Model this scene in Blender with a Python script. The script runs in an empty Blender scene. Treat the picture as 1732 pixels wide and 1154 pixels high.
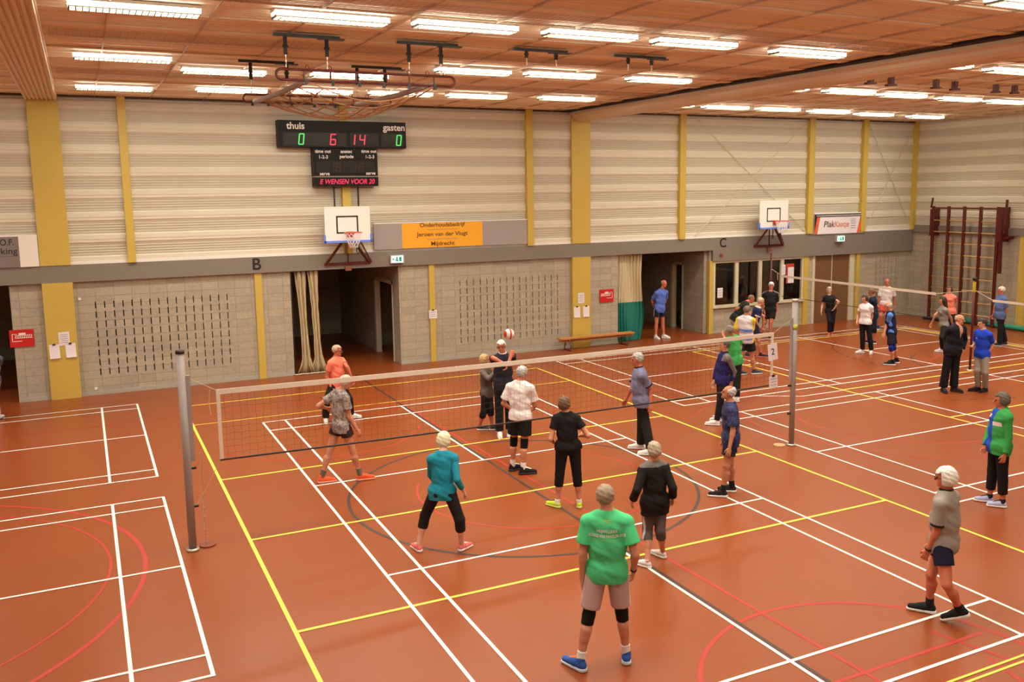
import bpy, math, random
import numpy as np
from mathutils import Vector, Matrix
from mathutils.bvhtree import BVHTree

C = bpy.context.scene.collection
SC = bpy.context.scene
random.seed(7)
R = math.radians
PI = math.pi

# ------------------------------------------------------------------ camera
cam_d = bpy.data.cameras.new('camera')
cam = bpy.data.objects.new('camera', cam_d); C.objects.link(cam)
cam.location = (-1.7978, -12.6273, 4.8102)
cam.rotation_euler = (1.4324, 0.0116, -0.4637)
cam_d.sensor_fit = 'HORIZONTAL'; cam_d.sensor_width = 36.0
cam_d.lens = 1532.33 / 1732 * 36
cam_d.shift_x = -39.394 / 1732
cam_d.shift_y = -42.987 / 1732
cam_d.clip_start = 0.05; cam_d.clip_end = 200
SC.camera = cam

# ------------------------------------------------------------------ world, exposure
w = bpy.data.worlds.new('world'); SC.world = w; w.use_nodes = True
w.node_tree.nodes['Background'].inputs[0].default_value = (1, 0.83, 0.62, 1)
w.node_tree.nodes['Background'].inputs[1].default_value = 0.02
SC.view_settings.view_transform = 'Standard'
SC.view_settings.look = 'None'
SC.view_settings.exposure = 0.0
SC.view_settings.gamma = 1.0
SC.view_settings.use_curve_mapping = False
LAMP_STRENGTH = 180.0         # luminous sides of the ceiling luminaires
LAMP_DOWN = 138.0             # watts of each luminaire's downward light
LAMP_COLOR = (1.0, 0.915, 0.71)
SC.cycles.max_bounces = 6; SC.cycles.diffuse_bounces = 4; SC.cycles.glossy_bounces = 3
SC.cycles.transmission_bounces = 4; SC.cycles.transparent_max_bounces = 8
SC.cycles.sample_clamp_indirect = 4.0
SC.cycles.caustics_reflective = False; SC.cycles.caustics_refractive = False

# ------------------------------------------------------------------ room dimensions (metres)
Y_BACK, Y_FRONT = 11.37, -15.5
X_LEFT, X_END = -17.0, 25.85
Z_CEIL = 7.10

# ------------------------------------------------------------------ helpers
def lin(c):
    c = c / 255.0
    return c / 12.92 if c <= 0.04045 else ((c + 0.055) / 1.055) ** 2.4

def ph(r, g, b, k=0.95):
    """albedo of something whose colour under the hall's warm lamps looks like sRGB r, g, b"""
    return (min(.92, lin(r) * k), min(.92, lin(g) / .80 * k), min(.92, lin(b) / .56 * k))

def M(name, col, rough=0.6, metal=0.0, spec=0.5, noise=None, bump=None, emit=None, emit_s=0.0, alpha=None, trans=0.0, sheen=0.0, coat=0.0):
    m = bpy.data.materials.new(name); m.use_nodes = True
    nt = m.node_tree; b = nt.nodes['Principled BSDF']
    b.inputs['Base Color'].default_value = (*col, 1)
    b.inputs['Roughness'].default_value = rough
    b.inputs['Metallic'].default_value = metal
    b.inputs['Specular IOR Level'].default_value = spec
    if coat: b.inputs['Coat Weight'].default_value = coat
    if trans: b.inputs['Transmission Weight'].default_value = trans
    if alpha is not None: b.inputs['Alpha'].default_value = alpha
    if emit:
        b.inputs['Emission Color'].default_value = (*emit, 1); b.inputs['Emission Strength'].default_value = emit_s
    if noise or bump:
        tc = nt.nodes.new('ShaderNodeTexCoord')
        n = nt.nodes.new('ShaderNodeTexNoise')
        n.inputs['Scale'].default_value = (noise or bump)[0]; n.inputs['Detail'].default_value = 4
        nt.links.new(tc.outputs['Object'], n.inputs['Vector'])
    if noise:
        a = noise[1]
        mx = nt.nodes.new('ShaderNodeMix'); mx.data_type = 'RGBA'
        mx.inputs['A'].default_value = (*[c * (1 - a) for c in col], 1)
        mx.inputs['B'].default_value = (*[min(1, c * (1 + a)) for c in col], 1)
        nt.links.new(n.outputs['Fac'], mx.inputs['Factor']); nt.links.new(mx.outputs['Result'], b.inputs['Base Color'])
    if bump:
        bp = nt.nodes.new('ShaderNodeBump'); bp.inputs['Strength'].default_value = bump[1]; bp.inputs['Distance'].default_value = 0.01
        nt.links.new(n.outputs['Fac'], bp.inputs['Height']); nt.links.new(bp.outputs['Normal'], b.inputs['Normal'])
    return m

_mc = {}
def cloth(rgb, rough=0.85):
    k = (rgb, rough)
    if k not in _mc:
        _mc[k] = M('fabric', ph(*rgb), rough, noise=(35, .12), bump=(60, .25), spec=.25)
    return _mc[k]

class MB:
    def __init__(s): s.v = []; s.f = []; s.mi = []; s.cur = 0
    def _add(s, vs, fs):
        n = len(s.v); s.v.extend(tuple(map(float, v)) for v in vs)
        for f in fs: s.f.append(tuple(n + i for i in f)); s.mi.append(s.cur)
        return s
    def box(s, x0, x1, y0, y1, z0, z1):
        vs = [(x, y, z) for x in (x0, x1) for y in (y0, y1) for z in (z0, z1)]
        return s._add(vs, [(0, 1, 3, 2), (4, 6, 7, 5), (0, 4, 5, 1), (2, 3, 7, 6), (0, 2, 6, 4), (1, 5, 7, 3)])
    def obox(s, c, ax, half):
        """oriented box: centre c, three unit axes, half sizes"""
        c = Vector(c); A = [Vector(a) * h for a, h in zip(ax, half)]
        vs = [c + A[0] * i + A[1] * j + A[2] * k for i in (-1, 1) for j in (-1, 1) for k in (-1, 1)]
        return s._add(vs, [(0, 1, 3, 2), (4, 6, 7, 5), (0, 4, 5, 1), (2, 3, 7, 6), (0, 2, 6, 4), (1, 5, 7, 3)])
    def bar(s, a, b, wx, wz, up=(0, 0, 1)):
        a = Vector(a); b = Vector(b); d = (b - a); L = d.length; d.normalize()
        up = Vector(up)
        if abs(d.dot(up)) > .98: up = Vector((0, 1, 0))
        sx = d.cross(up).normalized(); sz = sx.cross(d).normalized()
        return s.obox((a + b) / 2, (d, sx, sz), (L / 2, wx / 2, wz / 2))
    def tube(s, pts, r, n=8, closed=False, cap=True):
        pts = [Vector(p) for p in pts]; m = len(pts); rs = r if isinstance(r, (list, tuple)) else [r] * m
        base = len(s.v); prev = None
        for i, p in enumerate(pts):
            if closed: d = pts[(i + 1) % m] - pts[i - 1]
            else: d = pts[min(i + 1, m - 1)] - pts[max(i - 1, 0)]
            d.normalize()
            if prev is None:
                u = Vector((0, 0, 1)) if abs(d.z) < .9 else Vector((1, 0, 0))
                u = (u - d * u.dot(d)).normalized()
            else: u = (prev - d * prev.dot(d)).normalized()
            prev = u; q = d.cross(u)
            for k in range(n):
                a = 2 * PI * k / n
                v = p + (u * math.cos(a) + q * math.sin(a)) * rs[i]; s.v.append(tuple(v))
        for i in range(m if closed else m - 1):
            j = (i + 1) % m
            for k in range(n):
                l = (k + 1) % n
                s.f.append((base + i * n + k, base + i * n + l, base + j * n + l, base + j * n + k)); s.mi.append(s.cur)
        if cap and not closed:
            s.f.append(tuple(base + k for k in reversed(range(n)))); s.mi.append(s.cur)
            s.f.append(tuple(base + (m - 1) * n + k for k in range(n))); s.mi.append(s.cur)
        return s
    def cyl(s, a, b, r, n=16, r2=None): return s.tube([a, b], [r, r if r2 is None else r2], n)
    def quad(s, a, b, c, d): return s._add([a, b, c, d], [(0, 1, 2, 3)])
    def prism(s, poly, d):
        """polygon (list of 3d points) extruded along vector d"""
        n = len(poly); d = Vector(d); vs = [Vector(p) for p in poly]; vs += [p + d for p in vs]
        fs = [tuple(reversed(range(n))), tuple(range(n, 2 * n))] + [(i, (i + 1) % n, n + (i + 1) % n, n + i) for i in range(n)]
        return s._add(vs, fs)
    def build(s, name, mats, parent=None, smooth=False, origin=(0, 0, 0)):
        me = bpy.data.meshes.new(name)
        o3 = Vector(origin)
        me.from_pydata([tuple(Vector(v) - o3) for v in s.v] if tuple(origin) != (0, 0, 0) else s.v, [], s.f)
        mats = mats if isinstance(mats, (list, tuple)) else [mats]
        for m in mats: me.materials.append(m)
        if len(mats) > 1: me.polygons.foreach_set('material_index', s.mi)
        if smooth: me.polygons.foreach_set('use_smooth', [True] * len(me.polygons))
        me.update()
        return link(name, me, parent, origin)

def link(name, me, parent=None, loc=(0, 0, 0)):
    o = bpy.data.objects.new(name, me); C.objects.link(o)
    if parent is not None: o.parent = parent
    o.location = loc
    return o

def tag(o, label=None, cat=None, group=None, kind=None):
    if label: o['label'] = label
    if cat: o['category'] = cat
    if group: o['group'] = group
    if kind: o['kind'] = kind
    return o

def thing(name, label, cat, loc=(0, 0, 0), rz=0, group=None):
    o = bpy.data.objects.new(name, None); C.objects.link(o); o.empty_display_size = .1
    o.location = loc; o.rotation_euler = (0, 0, rz)
    return tag(o, label, cat, group)

def struct(o, kind='structure'):
    o['kind'] = kind; return o

def dup(o, parent=None):
    c = o.copy(); C.objects.link(c)
    if parent is not None: c.parent = parent
    for ch in list(o.children): dup(ch, c)
    return c

def text_mesh(txt, size, bold=0.0, align='CENTER', shear=0.0, space=1.0):
    cu = bpy.data.curves.new('t', 'FONT'); cu.body = txt; cu.size = size; cu.align_x = align; cu.align_y = 'CENTER'
    cu.offset = min(bold, size * .020); cu.shear = shear; cu.space_character = space; cu.extrude = 0.0
    o = bpy.data.objects.new('t', cu); C.objects.link(o)
    dg = bpy.context.evaluated_depsgraph_get(); dg.update()
    me = bpy.data.meshes.new_from_object(o.evaluated_get(dg))
    vs = [tuple(v.co) for v in me.vertices]; fs = [tuple(p.vertices) for p in me.polygons]
    bpy.data.objects.remove(o); bpy.data.curves.remove(cu); bpy.data.meshes.remove(me)
    return vs, fs

def add_text(mb, txt, size, origin, xa=(1, 0, 0), ya=(0, 0, 1), bold=0.0, align='CENTER', width=None, shear=0.0):
    """text laid on the plane through origin with axes xa, ya"""
    vs, fs = text_mesh(txt, size, bold, align, shear)
    O = Vector(origin); X = Vector(xa); Y = Vector(ya)
    sx = 1.0
    if width and vs:
        wd = max(v[0] for v in vs) - min(v[0] for v in vs); sx = width / wd
    mb._add([O + X * (v[0] * sx) + Y * v[1] for v in vs], fs)
    return mb

# ------------------------------------------------------------------ materials of the room
def floor_material():
    m = bpy.data.materials.new('sports_floor'); m.use_nodes = True; nt = m.node_tree; b = nt.nodes['Principled BSDF']
    tc = nt.nodes.new('ShaderNodeTexCoord')
    n = nt.nodes.new('ShaderNodeTexNoise'); n.inputs['Scale'].default_value = .35; n.inputs['Detail'].default_value = 5
    nt.links.new(tc.outputs['Object'], n.inputs['Vector'])
    mx = nt.nodes.new('ShaderNodeMix'); mx.data_type = 'RGBA'
    c = ph(190, 87, 34, .49)
    mx.inputs['A'].default_value = (*[v * .9 for v in c], 1); mx.inputs['B'].default_value = (*[v * 1.1 for v in c], 1)
    nt.links.new(n.outputs['Fac'], mx.inputs['Factor']); nt.links.new(mx.outputs['Result'], b.inputs['Base Color'])
    n2 = nt.nodes.new('ShaderNodeTexNoise'); n2.inputs['Scale'].default_value = 90; nt.links.new(tc.outputs['Object'], n2.inputs['Vector'])
    bp = nt.nodes.new('ShaderNodeBump'); bp.inputs['Strength'].default_value = .12; bp.inputs['Distance'].default_value = .002
    nt.links.new(n2.outputs['Fac'], bp.inputs['Height']); nt.links.new(bp.outputs['Normal'], b.inputs['Normal'])
    b.inputs['Roughness'].default_value = .32; b.inputs['Specular IOR Level'].default_value = .38
    return m

def block_material(name, along='x'):
    """stack-bonded grey concrete blocks"""
    m = bpy.data.materials.new(name); m.use_nodes = True; nt = m.node_tree; b = nt.nodes['Principled BSDF']
    tc = nt.nodes.new('ShaderNodeTexCoord'); sp = nt.nodes.new('ShaderNodeSeparateXYZ'); cb = nt.nodes.new('ShaderNodeCombineXYZ')
    nt.links.new(tc.outputs['Object'], sp.inputs[0])
    nt.links.new(sp.outputs['X' if along == 'x' else 'Y'], cb.inputs['X']); nt.links.new(sp.outputs['Z'], cb.inputs['Y'])
    br = nt.nodes.new('ShaderNodeTexBrick'); br.offset = 0.0; br.squash = 1.0
    nt.links.new(cb.outputs[0], br.inputs['Vector'])
    c = ph(196, 170, 132, .98)
    br.inputs['Color1'].default_value = (*c, 1); br.inputs['Color2'].default_value = (*[v * .86 for v in c], 1)
    br.inputs['Mortar'].default_value = (*[v * .66 for v in c], 1)
    br.inputs['Scale'].default_value = 1; br.inputs['Brick Width'].default_value = .40; br.inputs['Row Height'].default_value = .20
    br.inputs['Mortar Size'].default_value = .006; br.inputs['Mortar Smooth'].default_value = .3
    n = nt.nodes.new('ShaderNodeTexNoise'); n.inputs['Scale'].default_value = 14; n.inputs['Detail'].default_value = 6
    nt.links.new(tc.outputs['Object'], n.inputs['Vector'])
    mx = nt.nodes.new('ShaderNodeMix'); mx.data_type = 'RGBA'; mx.blend_type = 'MULTIPLY'; mx.inputs['Factor'].default_value = .35
    nt.links.new(br.outputs['Color'], mx.inputs['A']); nt.links.new(n.outputs['Fac'], mx.inputs['B'])
    nt.links.new(mx.outputs['Result'], b.inputs['Base Color'])
    bp = nt.nodes.new('ShaderNodeBump'); bp.inputs['Strength'].default_value = .6; bp.inputs['Distance'].default_value = .006; bp.invert = True
    nt.links.new(br.outputs['Fac'], bp.inputs['Height']); nt.links.new(bp.outputs['Normal'], b.inputs['Normal'])
    b.inputs['Roughness'].default_value = .9
    return m

def plank_material():
    m = bpy.data.materials.new('ceiling_boards'); m.use_nodes = True; nt = m.node_tree; b = nt.nodes['Principled BSDF']
    tc = nt.nodes.new('ShaderNodeTexCoord'); mp = nt.nodes.new('ShaderNodeMapping'); mp.inputs['Scale'].default_value = (.35, 3.2, 1)
    nt.links.new(tc.outputs['Object'], mp.inputs['Vector'])
    n = nt.nodes.new('ShaderNodeTexNoise'); n.inputs['Scale'].default_value = 1; n.inputs['Detail'].default_value = 5
    nt.links.new(mp.outputs[0], n.inputs['Vector'])
    mx = nt.nodes.new('ShaderNodeMix'); mx.data_type = 'RGBA'
    c = (.90, .81, .63)
    mx.inputs['A'].default_value = (*[v * .92 for v in c], 1); mx.inputs['B'].default_value = (*[min(1, v * 1.04) for v in c], 1)
    nt.links.new(n.outputs['Fac'], mx.inputs['Factor']); nt.links.new(mx.outputs['Result'], b.inputs['Base Color'])
    b.inputs['Roughness'].default_value = .7
    return m

mat_floor = floor_material()
mat_block = block_material('concrete_blocks')
mat_block_y = block_material('concrete_blocks_end', 'y')
mat_plank = plank_material()
mat_clad = M('cladding', ph(228, 204, 164), .55, noise=(3, .04))
mat_clad_shade = M('shaded_perforated_cladding', ph(204, 180, 142), .65, noise=(3, .04))  # perforated zone, its darker tone also paints in shade between the raised folds
mat_yellow = M('yellow_column_paint', ph(206, 164, 66), .5, noise=(2, .04))
mat_band = M('grey_band', ph(132, 114, 92), .45, noise=(2, .03))
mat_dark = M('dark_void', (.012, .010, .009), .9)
mat_white = M('white_paint', ph(245, 222, 190), .5)
mat_cream = M('cream_frame', ph(215, 190, 145), .5)
mat_black = M('black_plastic', (.012, .012, .012), .45)
mat_red_steel = M('oxblood_steel', ph(88, 20, 14), .4)
mat_steel = M('galvanised', (.55, .52, .48), .35, metal=.7)
mat_alu = M('post_aluminium', ph(158, 136, 118), .45)
mat_paper = M('paper', ph(240, 215, 205), .8)
mat_ink = M('ink', (.03, .03, .03), .7)
mat_base = M('baseboard_grey', ph(176, 158, 128), .6)
mat_wood = M('bench_wood', ph(196, 120, 60), .45, noise=(9, .18))
# ================================================================== THE ROOM
# ---- floor and court markings
fl = struct(MB().box(X_LEFT, X_END, Y_FRONT, Y_BACK + .05, -.2, 0).build('floor', mat_floor))
ml_white = M('white_marking', ph(255, 232, 200, .95), .5)
ml_yellow = M('yellow_marking', ph(250, 205, 70, .95), .5)
ml_ochre = M('ochre_marking', ph(200, 140, 66, .95), .5)
ml_black = M('black_marking', ph(66, 44, 34), .5)
ml_red = M('red_marking', ph(178, 42, 32), .5)
def arc_strip(mb, cx, cy, r, a0, a1, wd, z, dash=None):
    n = max(8, int(abs(a1 - a0) / 3)); pts = []
    for i in range(n + 1):
        a = R(a0 + (a1 - a0) * i / n); pts.append((math.cos(a), math.sin(a)))
    for i in range(n):
        if dash and i % 2: continue
        (c0, s0), (c1, s1) = pts[i], pts[i + 1]
        mb.quad((cx + c0 * (r - wd / 2), cy + s0 * (r - wd / 2), z), (cx + c0 * (r + wd / 2), cy + s0 * (r + wd / 2), z),
                (cx + c1 * (r + wd / 2), cy + s1 * (r + wd / 2), z), (cx + c1 * (r - wd / 2), cy + s1 * (r - wd / 2), z))
ZSTEP = 0
def ln(mb, x0, y0, x1, y1, wd, z):
    d = Vector((x1 - x0, y1 - y0, 0)).normalized(); p = Vector((-d.y, d.x, 0)) * wd / 2
    global ZSTEP
    ZSTEP = (ZSTEP + 1) % 40; z += ZSTEP * .00002
    a = Vector((x0, y0, z)) - d * wd / 2; b = Vector((x1, y1, z)) + d * wd / 2
    mb.quad(a - p, b - p, b + p, a + p)
ZR, ZB, ZY, ZW = .002, .003, .004, .005
Wm, Ym, Om, Bm, Rm = MB(), MB(), MB(), MB(), MB()
def badminton(mb, x0, y0, along):
    """x0,y0: corner; along 'y': long side runs along y"""
    Wd, Ln, wd = 6.06, 13.36, .042
    def L(a, b, c, d):
        if along == 'y': ln(mb, x0 + a, y0 + b, x0 + c, y0 + d, wd, ZW)
        else: ln(mb, x0 + b, y0 + a, x0 + d, y0 + c, wd, ZW)
    for a in (0, .46, Wd - .46, Wd): L(a, 0, a, Ln)
    for b in (0, .74, Ln - .74, Ln): L(0, b, Wd, b)
    h = Ln / 2
    for b in (h - 1.98, h + 1.98): L(0, b, Wd, b)
    L(Wd / 2, 0, Wd / 2, h - 1.98); L(Wd / 2, h + 1.98, Wd / 2, Ln)
badminton(Wm, 1.34, -6.74, 'y')
badminton(Wm, -.93 - 13.36, 3.74, 'x')
badminton(Wm, -.93 - 13.36, -3.52, 'x')
badminton(Wm, 9.92, 3.53, 'x')
badminton(Wm, 9.92, 2.48 - 6.06, 'x')
ln(Wm, 12.83, 2.95, 14.1, 2.95, .035, ZW); ln(Wm, 12.83, 2.95, 11.9, 3.52, .035, ZW)
# yellow volleyball courts
yw = .05
def volley(x0, y0, x1, y1):
    for a in (x0, x1): ln(Ym, a, y0, a, y1, yw, ZY)
    for b in (y0, y1, -3, 0, 3): ln(Ym, x0, b, x1, b, yw, ZY)
volley(0, -9, 9, 9.0)
ln(Ym, 0, 7.1, 9, 7.1, .035, ZY)
volley(14.12, -9, 23.1, 8.9)
ln(Ym, 14.12, 3.0, 23.1, 3.0, yw, ZY)
for y in (-7.02, -7.10): ln(Ym, 5.2, y, 16, y, .03, ZY)
for x in (8.95, 14.15): ln(Ym, x - .02, 9.42, x + .06, 9.42, .05, ZY)
ln(Om, 22.95, 9.45, 22.95, -9, .26, ZY - .0006)
# black handball / basketball lines
ln(Bm, 4.43, 10.6, 4.43, -9.5, .05, ZB)
arc_strip(Bm, 4.35, .2, 2.80, 0, 360, .05, ZB)
ln(Bm, -17, 10.33, 20, 10.33, .02, ZB)
arc_strip(Bm, 20.6, 5.2, 3.3, 120, 262, .06, ZB, True)
arc_strip(Bm, 20.0, 3.6, 1.9, 110, 300, .05, ZB)
for k in range(7): ln(Bm, 14.6 + k * .42, 1.35 - k * .16, 14.75 + k * .42, 1.30 - k * .16, .04, ZB)
# red lines
arc_strip(Rm, -5.2, .0, 3.85, -100, 100, .06, ZR)
arc_strip(Rm, -5.2, .0, 3.55, -100, -99, .06, ZR)
arc_strip(Rm, -4.9, .1, 3.2 * .98, -85, 85, .035, ZR + .0004)
ln(Rm, -17, 8.03, 9.0, 8.03, .035, ZR)
arc_strip(Rm, 4.6, .25, 1.95, 150, 420, .035, ZR)
ln(Rm, 4.95, -9, 4.45, 6.4, .045, ZR); ln(Rm, 4.45, 6.4, 1.6, 10.3, .045, ZR)
arc_strip(Rm, 4.9, -6.9, 1.87, 0, 195, .05, ZR)
ln(Rm, 2.9, -6.52, 6.6, -6.5, .045, ZR); ln(Rm, 6.15, -6.25, 6.55, -7.7, .045, ZR)
ln(Rm, 6.2, -6.9, 6.05, -7.5, .045, ZR)
arc_strip(Rm, 13.4, .7, 2.2, 60, 300, .035, ZR)
arc_strip(Rm, 13.6, .9, 3.4, 110, 250, .03, ZR)
arc_strip(Rm, 2.2, 5.5, 2.1, 200, 340, .035, ZR)
arc_strip(Rm, 18.5, 7.2, 2.6, 190, 300, .03, ZR)
ln(Rm, 11.6, 4.1, 9.4, 2.6, .03, ZR)
Wm.build('white_court_lines', ml_white, fl); Ym.build('yellow_court_lines', ml_yellow, fl)
Om.build('ochre_court_line', ml_ochre, fl); Bm.build('black_court_lines', ml_black, fl); Rm.build('red_court_lines', ml_red, fl)

# ---- ceiling: boards along x with narrow gaps, panel joints, cross rails
mb = MB().box(X_LEFT - .3, X_END + .3, Y_FRONT - .3, Y_BACK + .3, Z_CEIL + .06, Z_CEIL + .2)
ce = struct(mb.build('ceiling', M('ceiling_backing', (.10, .06, .04), .9)))
mb = MB(); y = Y_FRONT; i = 0
rnd = random.Random(3)
while y < Y_BACK:
    wd = .30 if i % 4 else .22
    z = Z_CEIL - (.0 if i % 4 else .025) + rnd.uniform(-.004, .004)
    mb.box(X_LEFT, X_END, y + .006, min(y + wd - .006, Y_BACK), z, z + .03)
    # shallow ribs of the board
    for q in (.33, .66):
        if wd > .25: mb.box(X_LEFT, X_END, y + wd * q - .004, y + wd * q + .004, z - .006, z)
    y += wd; i += 1
mb.build('ceiling_boards', mat_plank, ce)
mb = MB()
for x in [-14.5 + 1.2 * k for k in range(34)]:
    if x < X_END: mb.box(x - .008, x + .008, Y_FRONT, Y_BACK, Z_CEIL - .032, Z_CEIL + .01)
mb.build('ceiling_rails', M('ceiling_rail', (.55, .42, .32), .6), ce)
# wire mesh guard hung just under the boards, in strips beside the luminaire rows
mb = MB()
for (ya, yb) in ((-1.9, -1.0), (1.6, 2.6), (5.9, 6.9)):
    x = -2.0
    while x < 11.2:
        mb.bar((x, ya, Z_CEIL - .04), (x, yb, Z_CEIL - .04), .003, .003); x += .10
    y = ya
    while y < yb:
        mb.bar((-2.0, y, Z_CEIL - .042), (11.2, y, Z_CEIL - .042), .003, .003); y += .10
mb.build('ceiling_mesh', M('mesh_wire', (.42, .30, .22), .6), ce)

# ---- upper back wall: horizontal profiled cladding (pitch .52 m)
def clad_profile(z0, z1):
    """list of (z, depth, material) going up"""
    pts = []; z = z0
    pts.append((z, 0.0, 0)); 
    while z < z1 - .05:
        top = min(z1, z + .52)
        # bright double fold
        for dz, d, mm in ((.02, .035, 0), (.07, .035, 0), (.075, .02, 0), (.085, .02, 0), (.09, .035, 0), (.19, .035, 0), (.21, .0, 0)):
            if z + dz < z1: pts.append((z + dz, d, mm))
        k = .235
        while k < .51:
            for dz, d in ((0, .0), (.008, .010), (.028, .010), (.036, .0)):
                if z + k + dz < min(top, z1) - .003: pts.append((z + k + dz, d, 1))
            k += .062
        z = top
    pts.append((z1, 0.0, 0))
    return pts
pr_ = clad_profile(3.15, Z_CEIL + .05)
mb = MB()
for (za, da, ma), (zb, db, m2) in zip(pr_[:-1], pr_[1:]):
    mb.cur = 1 if (ma and m2) else 0
    mb.quad((X_LEFT, Y_BACK - da, za), (X_END, Y_BACK - da, za), (X_END, Y_BACK - db, zb), (X_LEFT, Y_BACK - db, zb))
mb.cur = 0
mb.box(X_LEFT - .3, X_END + .3, Y_BACK + .01, Y_BACK + .3, 3.1, Z_CEIL + .1)
wb = struct(mb.build('wall_back', [mat_clad, mat_clad_shade]))
# lower block wall in pieces around the openings and the slotted acoustic panels
mb = MB(); T = .12
def wallseg(x0, x1, z0=0, z1=2.80): mb.box(x0, x1, Y_BACK, Y_BACK + T, z0, z1)
G1 = (-1.72, 1.50, .44, 2.30); G2 = (7.66, 11.02, .42, 2.30); G3 = (24.0, 25.2, .42, 2.2)
def around(x0, x1, g):
    wallseg(x0, g[0]); wallseg(g[1], x1); wallseg(g[0], g[1], 0, g[2]); wallseg(g[0], g[1], g[3], 2.80)
wallseg(X_LEFT, -9.0)
around(-3.38, 3.0, G1); around(5.95, 13.04, G2)
wallseg(16.55, 16.70); wallseg(16.70, 20.60, 0, .86); wallseg(20.60, 21.08); around(22.80, X_END, G3)
mb.build('block_wall', mat_block, wb)
# slotted acoustic blocks
mb = MB()
for (x0, x1, z0, z1), n, rows in ((G1, 16, 8), (G2, 16, 8), (G3, 6, 8)):
    p = (x1 - x0) / n; rh = (z1 - z0) / rows
    for k in range(n + 1):
        a = x0 + (k - .5) * p + .0125; b = x0 + (k + .5) * p - .0125
        a = max(a, x0); b = min(b, x1); mb.box(a, b, Y_BACK + .004, Y_BACK + T, z0, z1)
    for k in range(n):
        xc = x0 + (k + .5) * p
        for r in range(rows + 1):
            zz = z0 + r * rh; mb.box(xc - .0125, xc + .0125, Y_BACK + .006, Y_BACK + T, max(z0, zz - .035), min(z1, zz + .035))
mb.build('acoustic_panels', mat_block, wb)
MB().box(-3.38, 13.04, Y_BACK + .45, Y_BACK + .5, 0, 2.8).box(22.8, X_END, Y_BACK + .45, Y_BACK + .5, 0, 2.8)
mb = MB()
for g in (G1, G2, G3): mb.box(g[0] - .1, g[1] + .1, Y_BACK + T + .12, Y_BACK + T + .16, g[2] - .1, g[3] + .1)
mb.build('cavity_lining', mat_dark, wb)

# ---- store-room niches behind the openings
def niche(name, x0, x1, door=None, depth=6.5, num=1):
    mb = MB()
    y0 = Y_BACK + .0
    mb.box(x0 - .12, x0, y0 + T, y0 + depth, 0, 2.76)
    if door:
        mb.box(x1, x1 + .12, y0 + T, door[0], 0, 2.76); mb.box(x1, x1 + .12, door[1], y0 + depth, 0, 2.76)
        mb.box(x1, x1 + .12, door[0], door[1], 2.25, 2.76)
    else: mb.box(x1, x1 + .12, y0 + T, y0 + depth, 0, 2.76)
    mb.box(x0 - .12, x1 + .12, y0 + depth, y0 + depth + .1, 0, 2.76)
    o = struct(mb.build(name, mat_block_y))
    e = 2.2 if x1 < 10 else 1.7; ys = y0 + T if x1 < 10 else y0 + 1.24
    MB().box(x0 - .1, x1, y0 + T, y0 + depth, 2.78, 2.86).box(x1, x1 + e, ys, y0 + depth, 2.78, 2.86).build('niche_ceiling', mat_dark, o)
    MB().box(x0 - .1, x1, y0 + .05, y0 + depth, -.1, 0).box(x1, x1 + e, ys, y0 + depth, -.1, 0).build('niche_floor', mat_floor, o)
    if door:
        b = MB()
        b.box(x1 - .02, x1 + .14, door[1] - .12, door[1], 0, 2.3).box(x1 - .02, x1 + .14, door[0], door[0] + .06, 0, 2.3).box(x1 - .02, x1 + .14, door[0], door[1], 2.2, 2.3)
        b.build('door_frame', mat_cream, o)
        MB().box(x1 + e, x1 + e + .1, ys, y0 + depth, 0, 2.8).box(x1 + .12, x1 + e, door[1] + 1.0, door[1] + 1.1, 0, 2.8).build('inner_wall', mat_block_y, o)
    return o
niche('wall_store_recess', 3.0, 5.95, (11.95, 13.75))
niche('wall_equipment_recess', 13.04, 16.43, (12.64, 13.34))
nl = niche('wall_left_recess', -9.0, -3.38)
MB().box(3.0, 3.04, Y_BACK + .02, Y_BACK + .1, 0, 2.76).build('opening_edge', mat_black, wb)
# spare gear glimpsed in the equipment room: rolled canvas on the floor
# ---- grey bands
mb = MB()
mb.box(X_LEFT, 16.62, Y_BACK - .10, Y_BACK + .06, 2.77, 3.18)
mb.box(16.62, X_END - .02, Y_BACK - .10, Y_BACK + .06, 2.40, 3.18)
band = struct(mb.build('trim_1', mat_band))
mbt = MB(); add_text(mbt, 'B', .42, (2.15, Y_BACK - .103, 2.985), bold=.014); add_text(mbt, 'C', .42, (17.02, Y_BACK - .103, 2.99), bold=.014)
mbt.build('band_letters', mat_black, band)
mb = MB().box(X_END - .08, X_END, Y_FRONT, Y_BACK - .1, 3.10, 3.36)
struct(mb.build('trim_2', mat_band))
struct(MB().box(X_LEFT, X_END, Y_BACK - .06, Y_BACK + .02, 3.18, 3.24).build('trim_3', mat_white))
# ---- yellow columns: each is one built-in steel post
def col(x0, x1, z0, z1, d, n):
    struct(MB().box(x0, x1, Y_BACK - d, Y_BACK + .05, z0, z1).build('trim_%d' % n, mat_yellow))
n = 4
for (a, b, d) in ((-2.71, -2.07, .12), (11.37, 12.0, .12)):
    col(a, b, 0, 2.77, d, n); col(a, b, 3.18, Z_CEIL, d, n + 1); n += 2
for (a, b) in ((-.84, -.66), (4.44, 4.66), (9.86, 10.07), (15.25, 15.47), (20.6, 20.84), (23.1, 23.32), (25.68, 25.84), (-8.2, -8.0)):
    col(a, b, 3.18, Z_CEIL, .16, n); n += 1
for (a, b) in ((2.09, 2.27), (6.82, 6.98), (16.53, 16.69), (20.58, 20.80), (23.06, 23.22)):
    col(a, b, 0, 2.77 if b < 16.6 else 2.42, .06, n); n += 1
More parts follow.
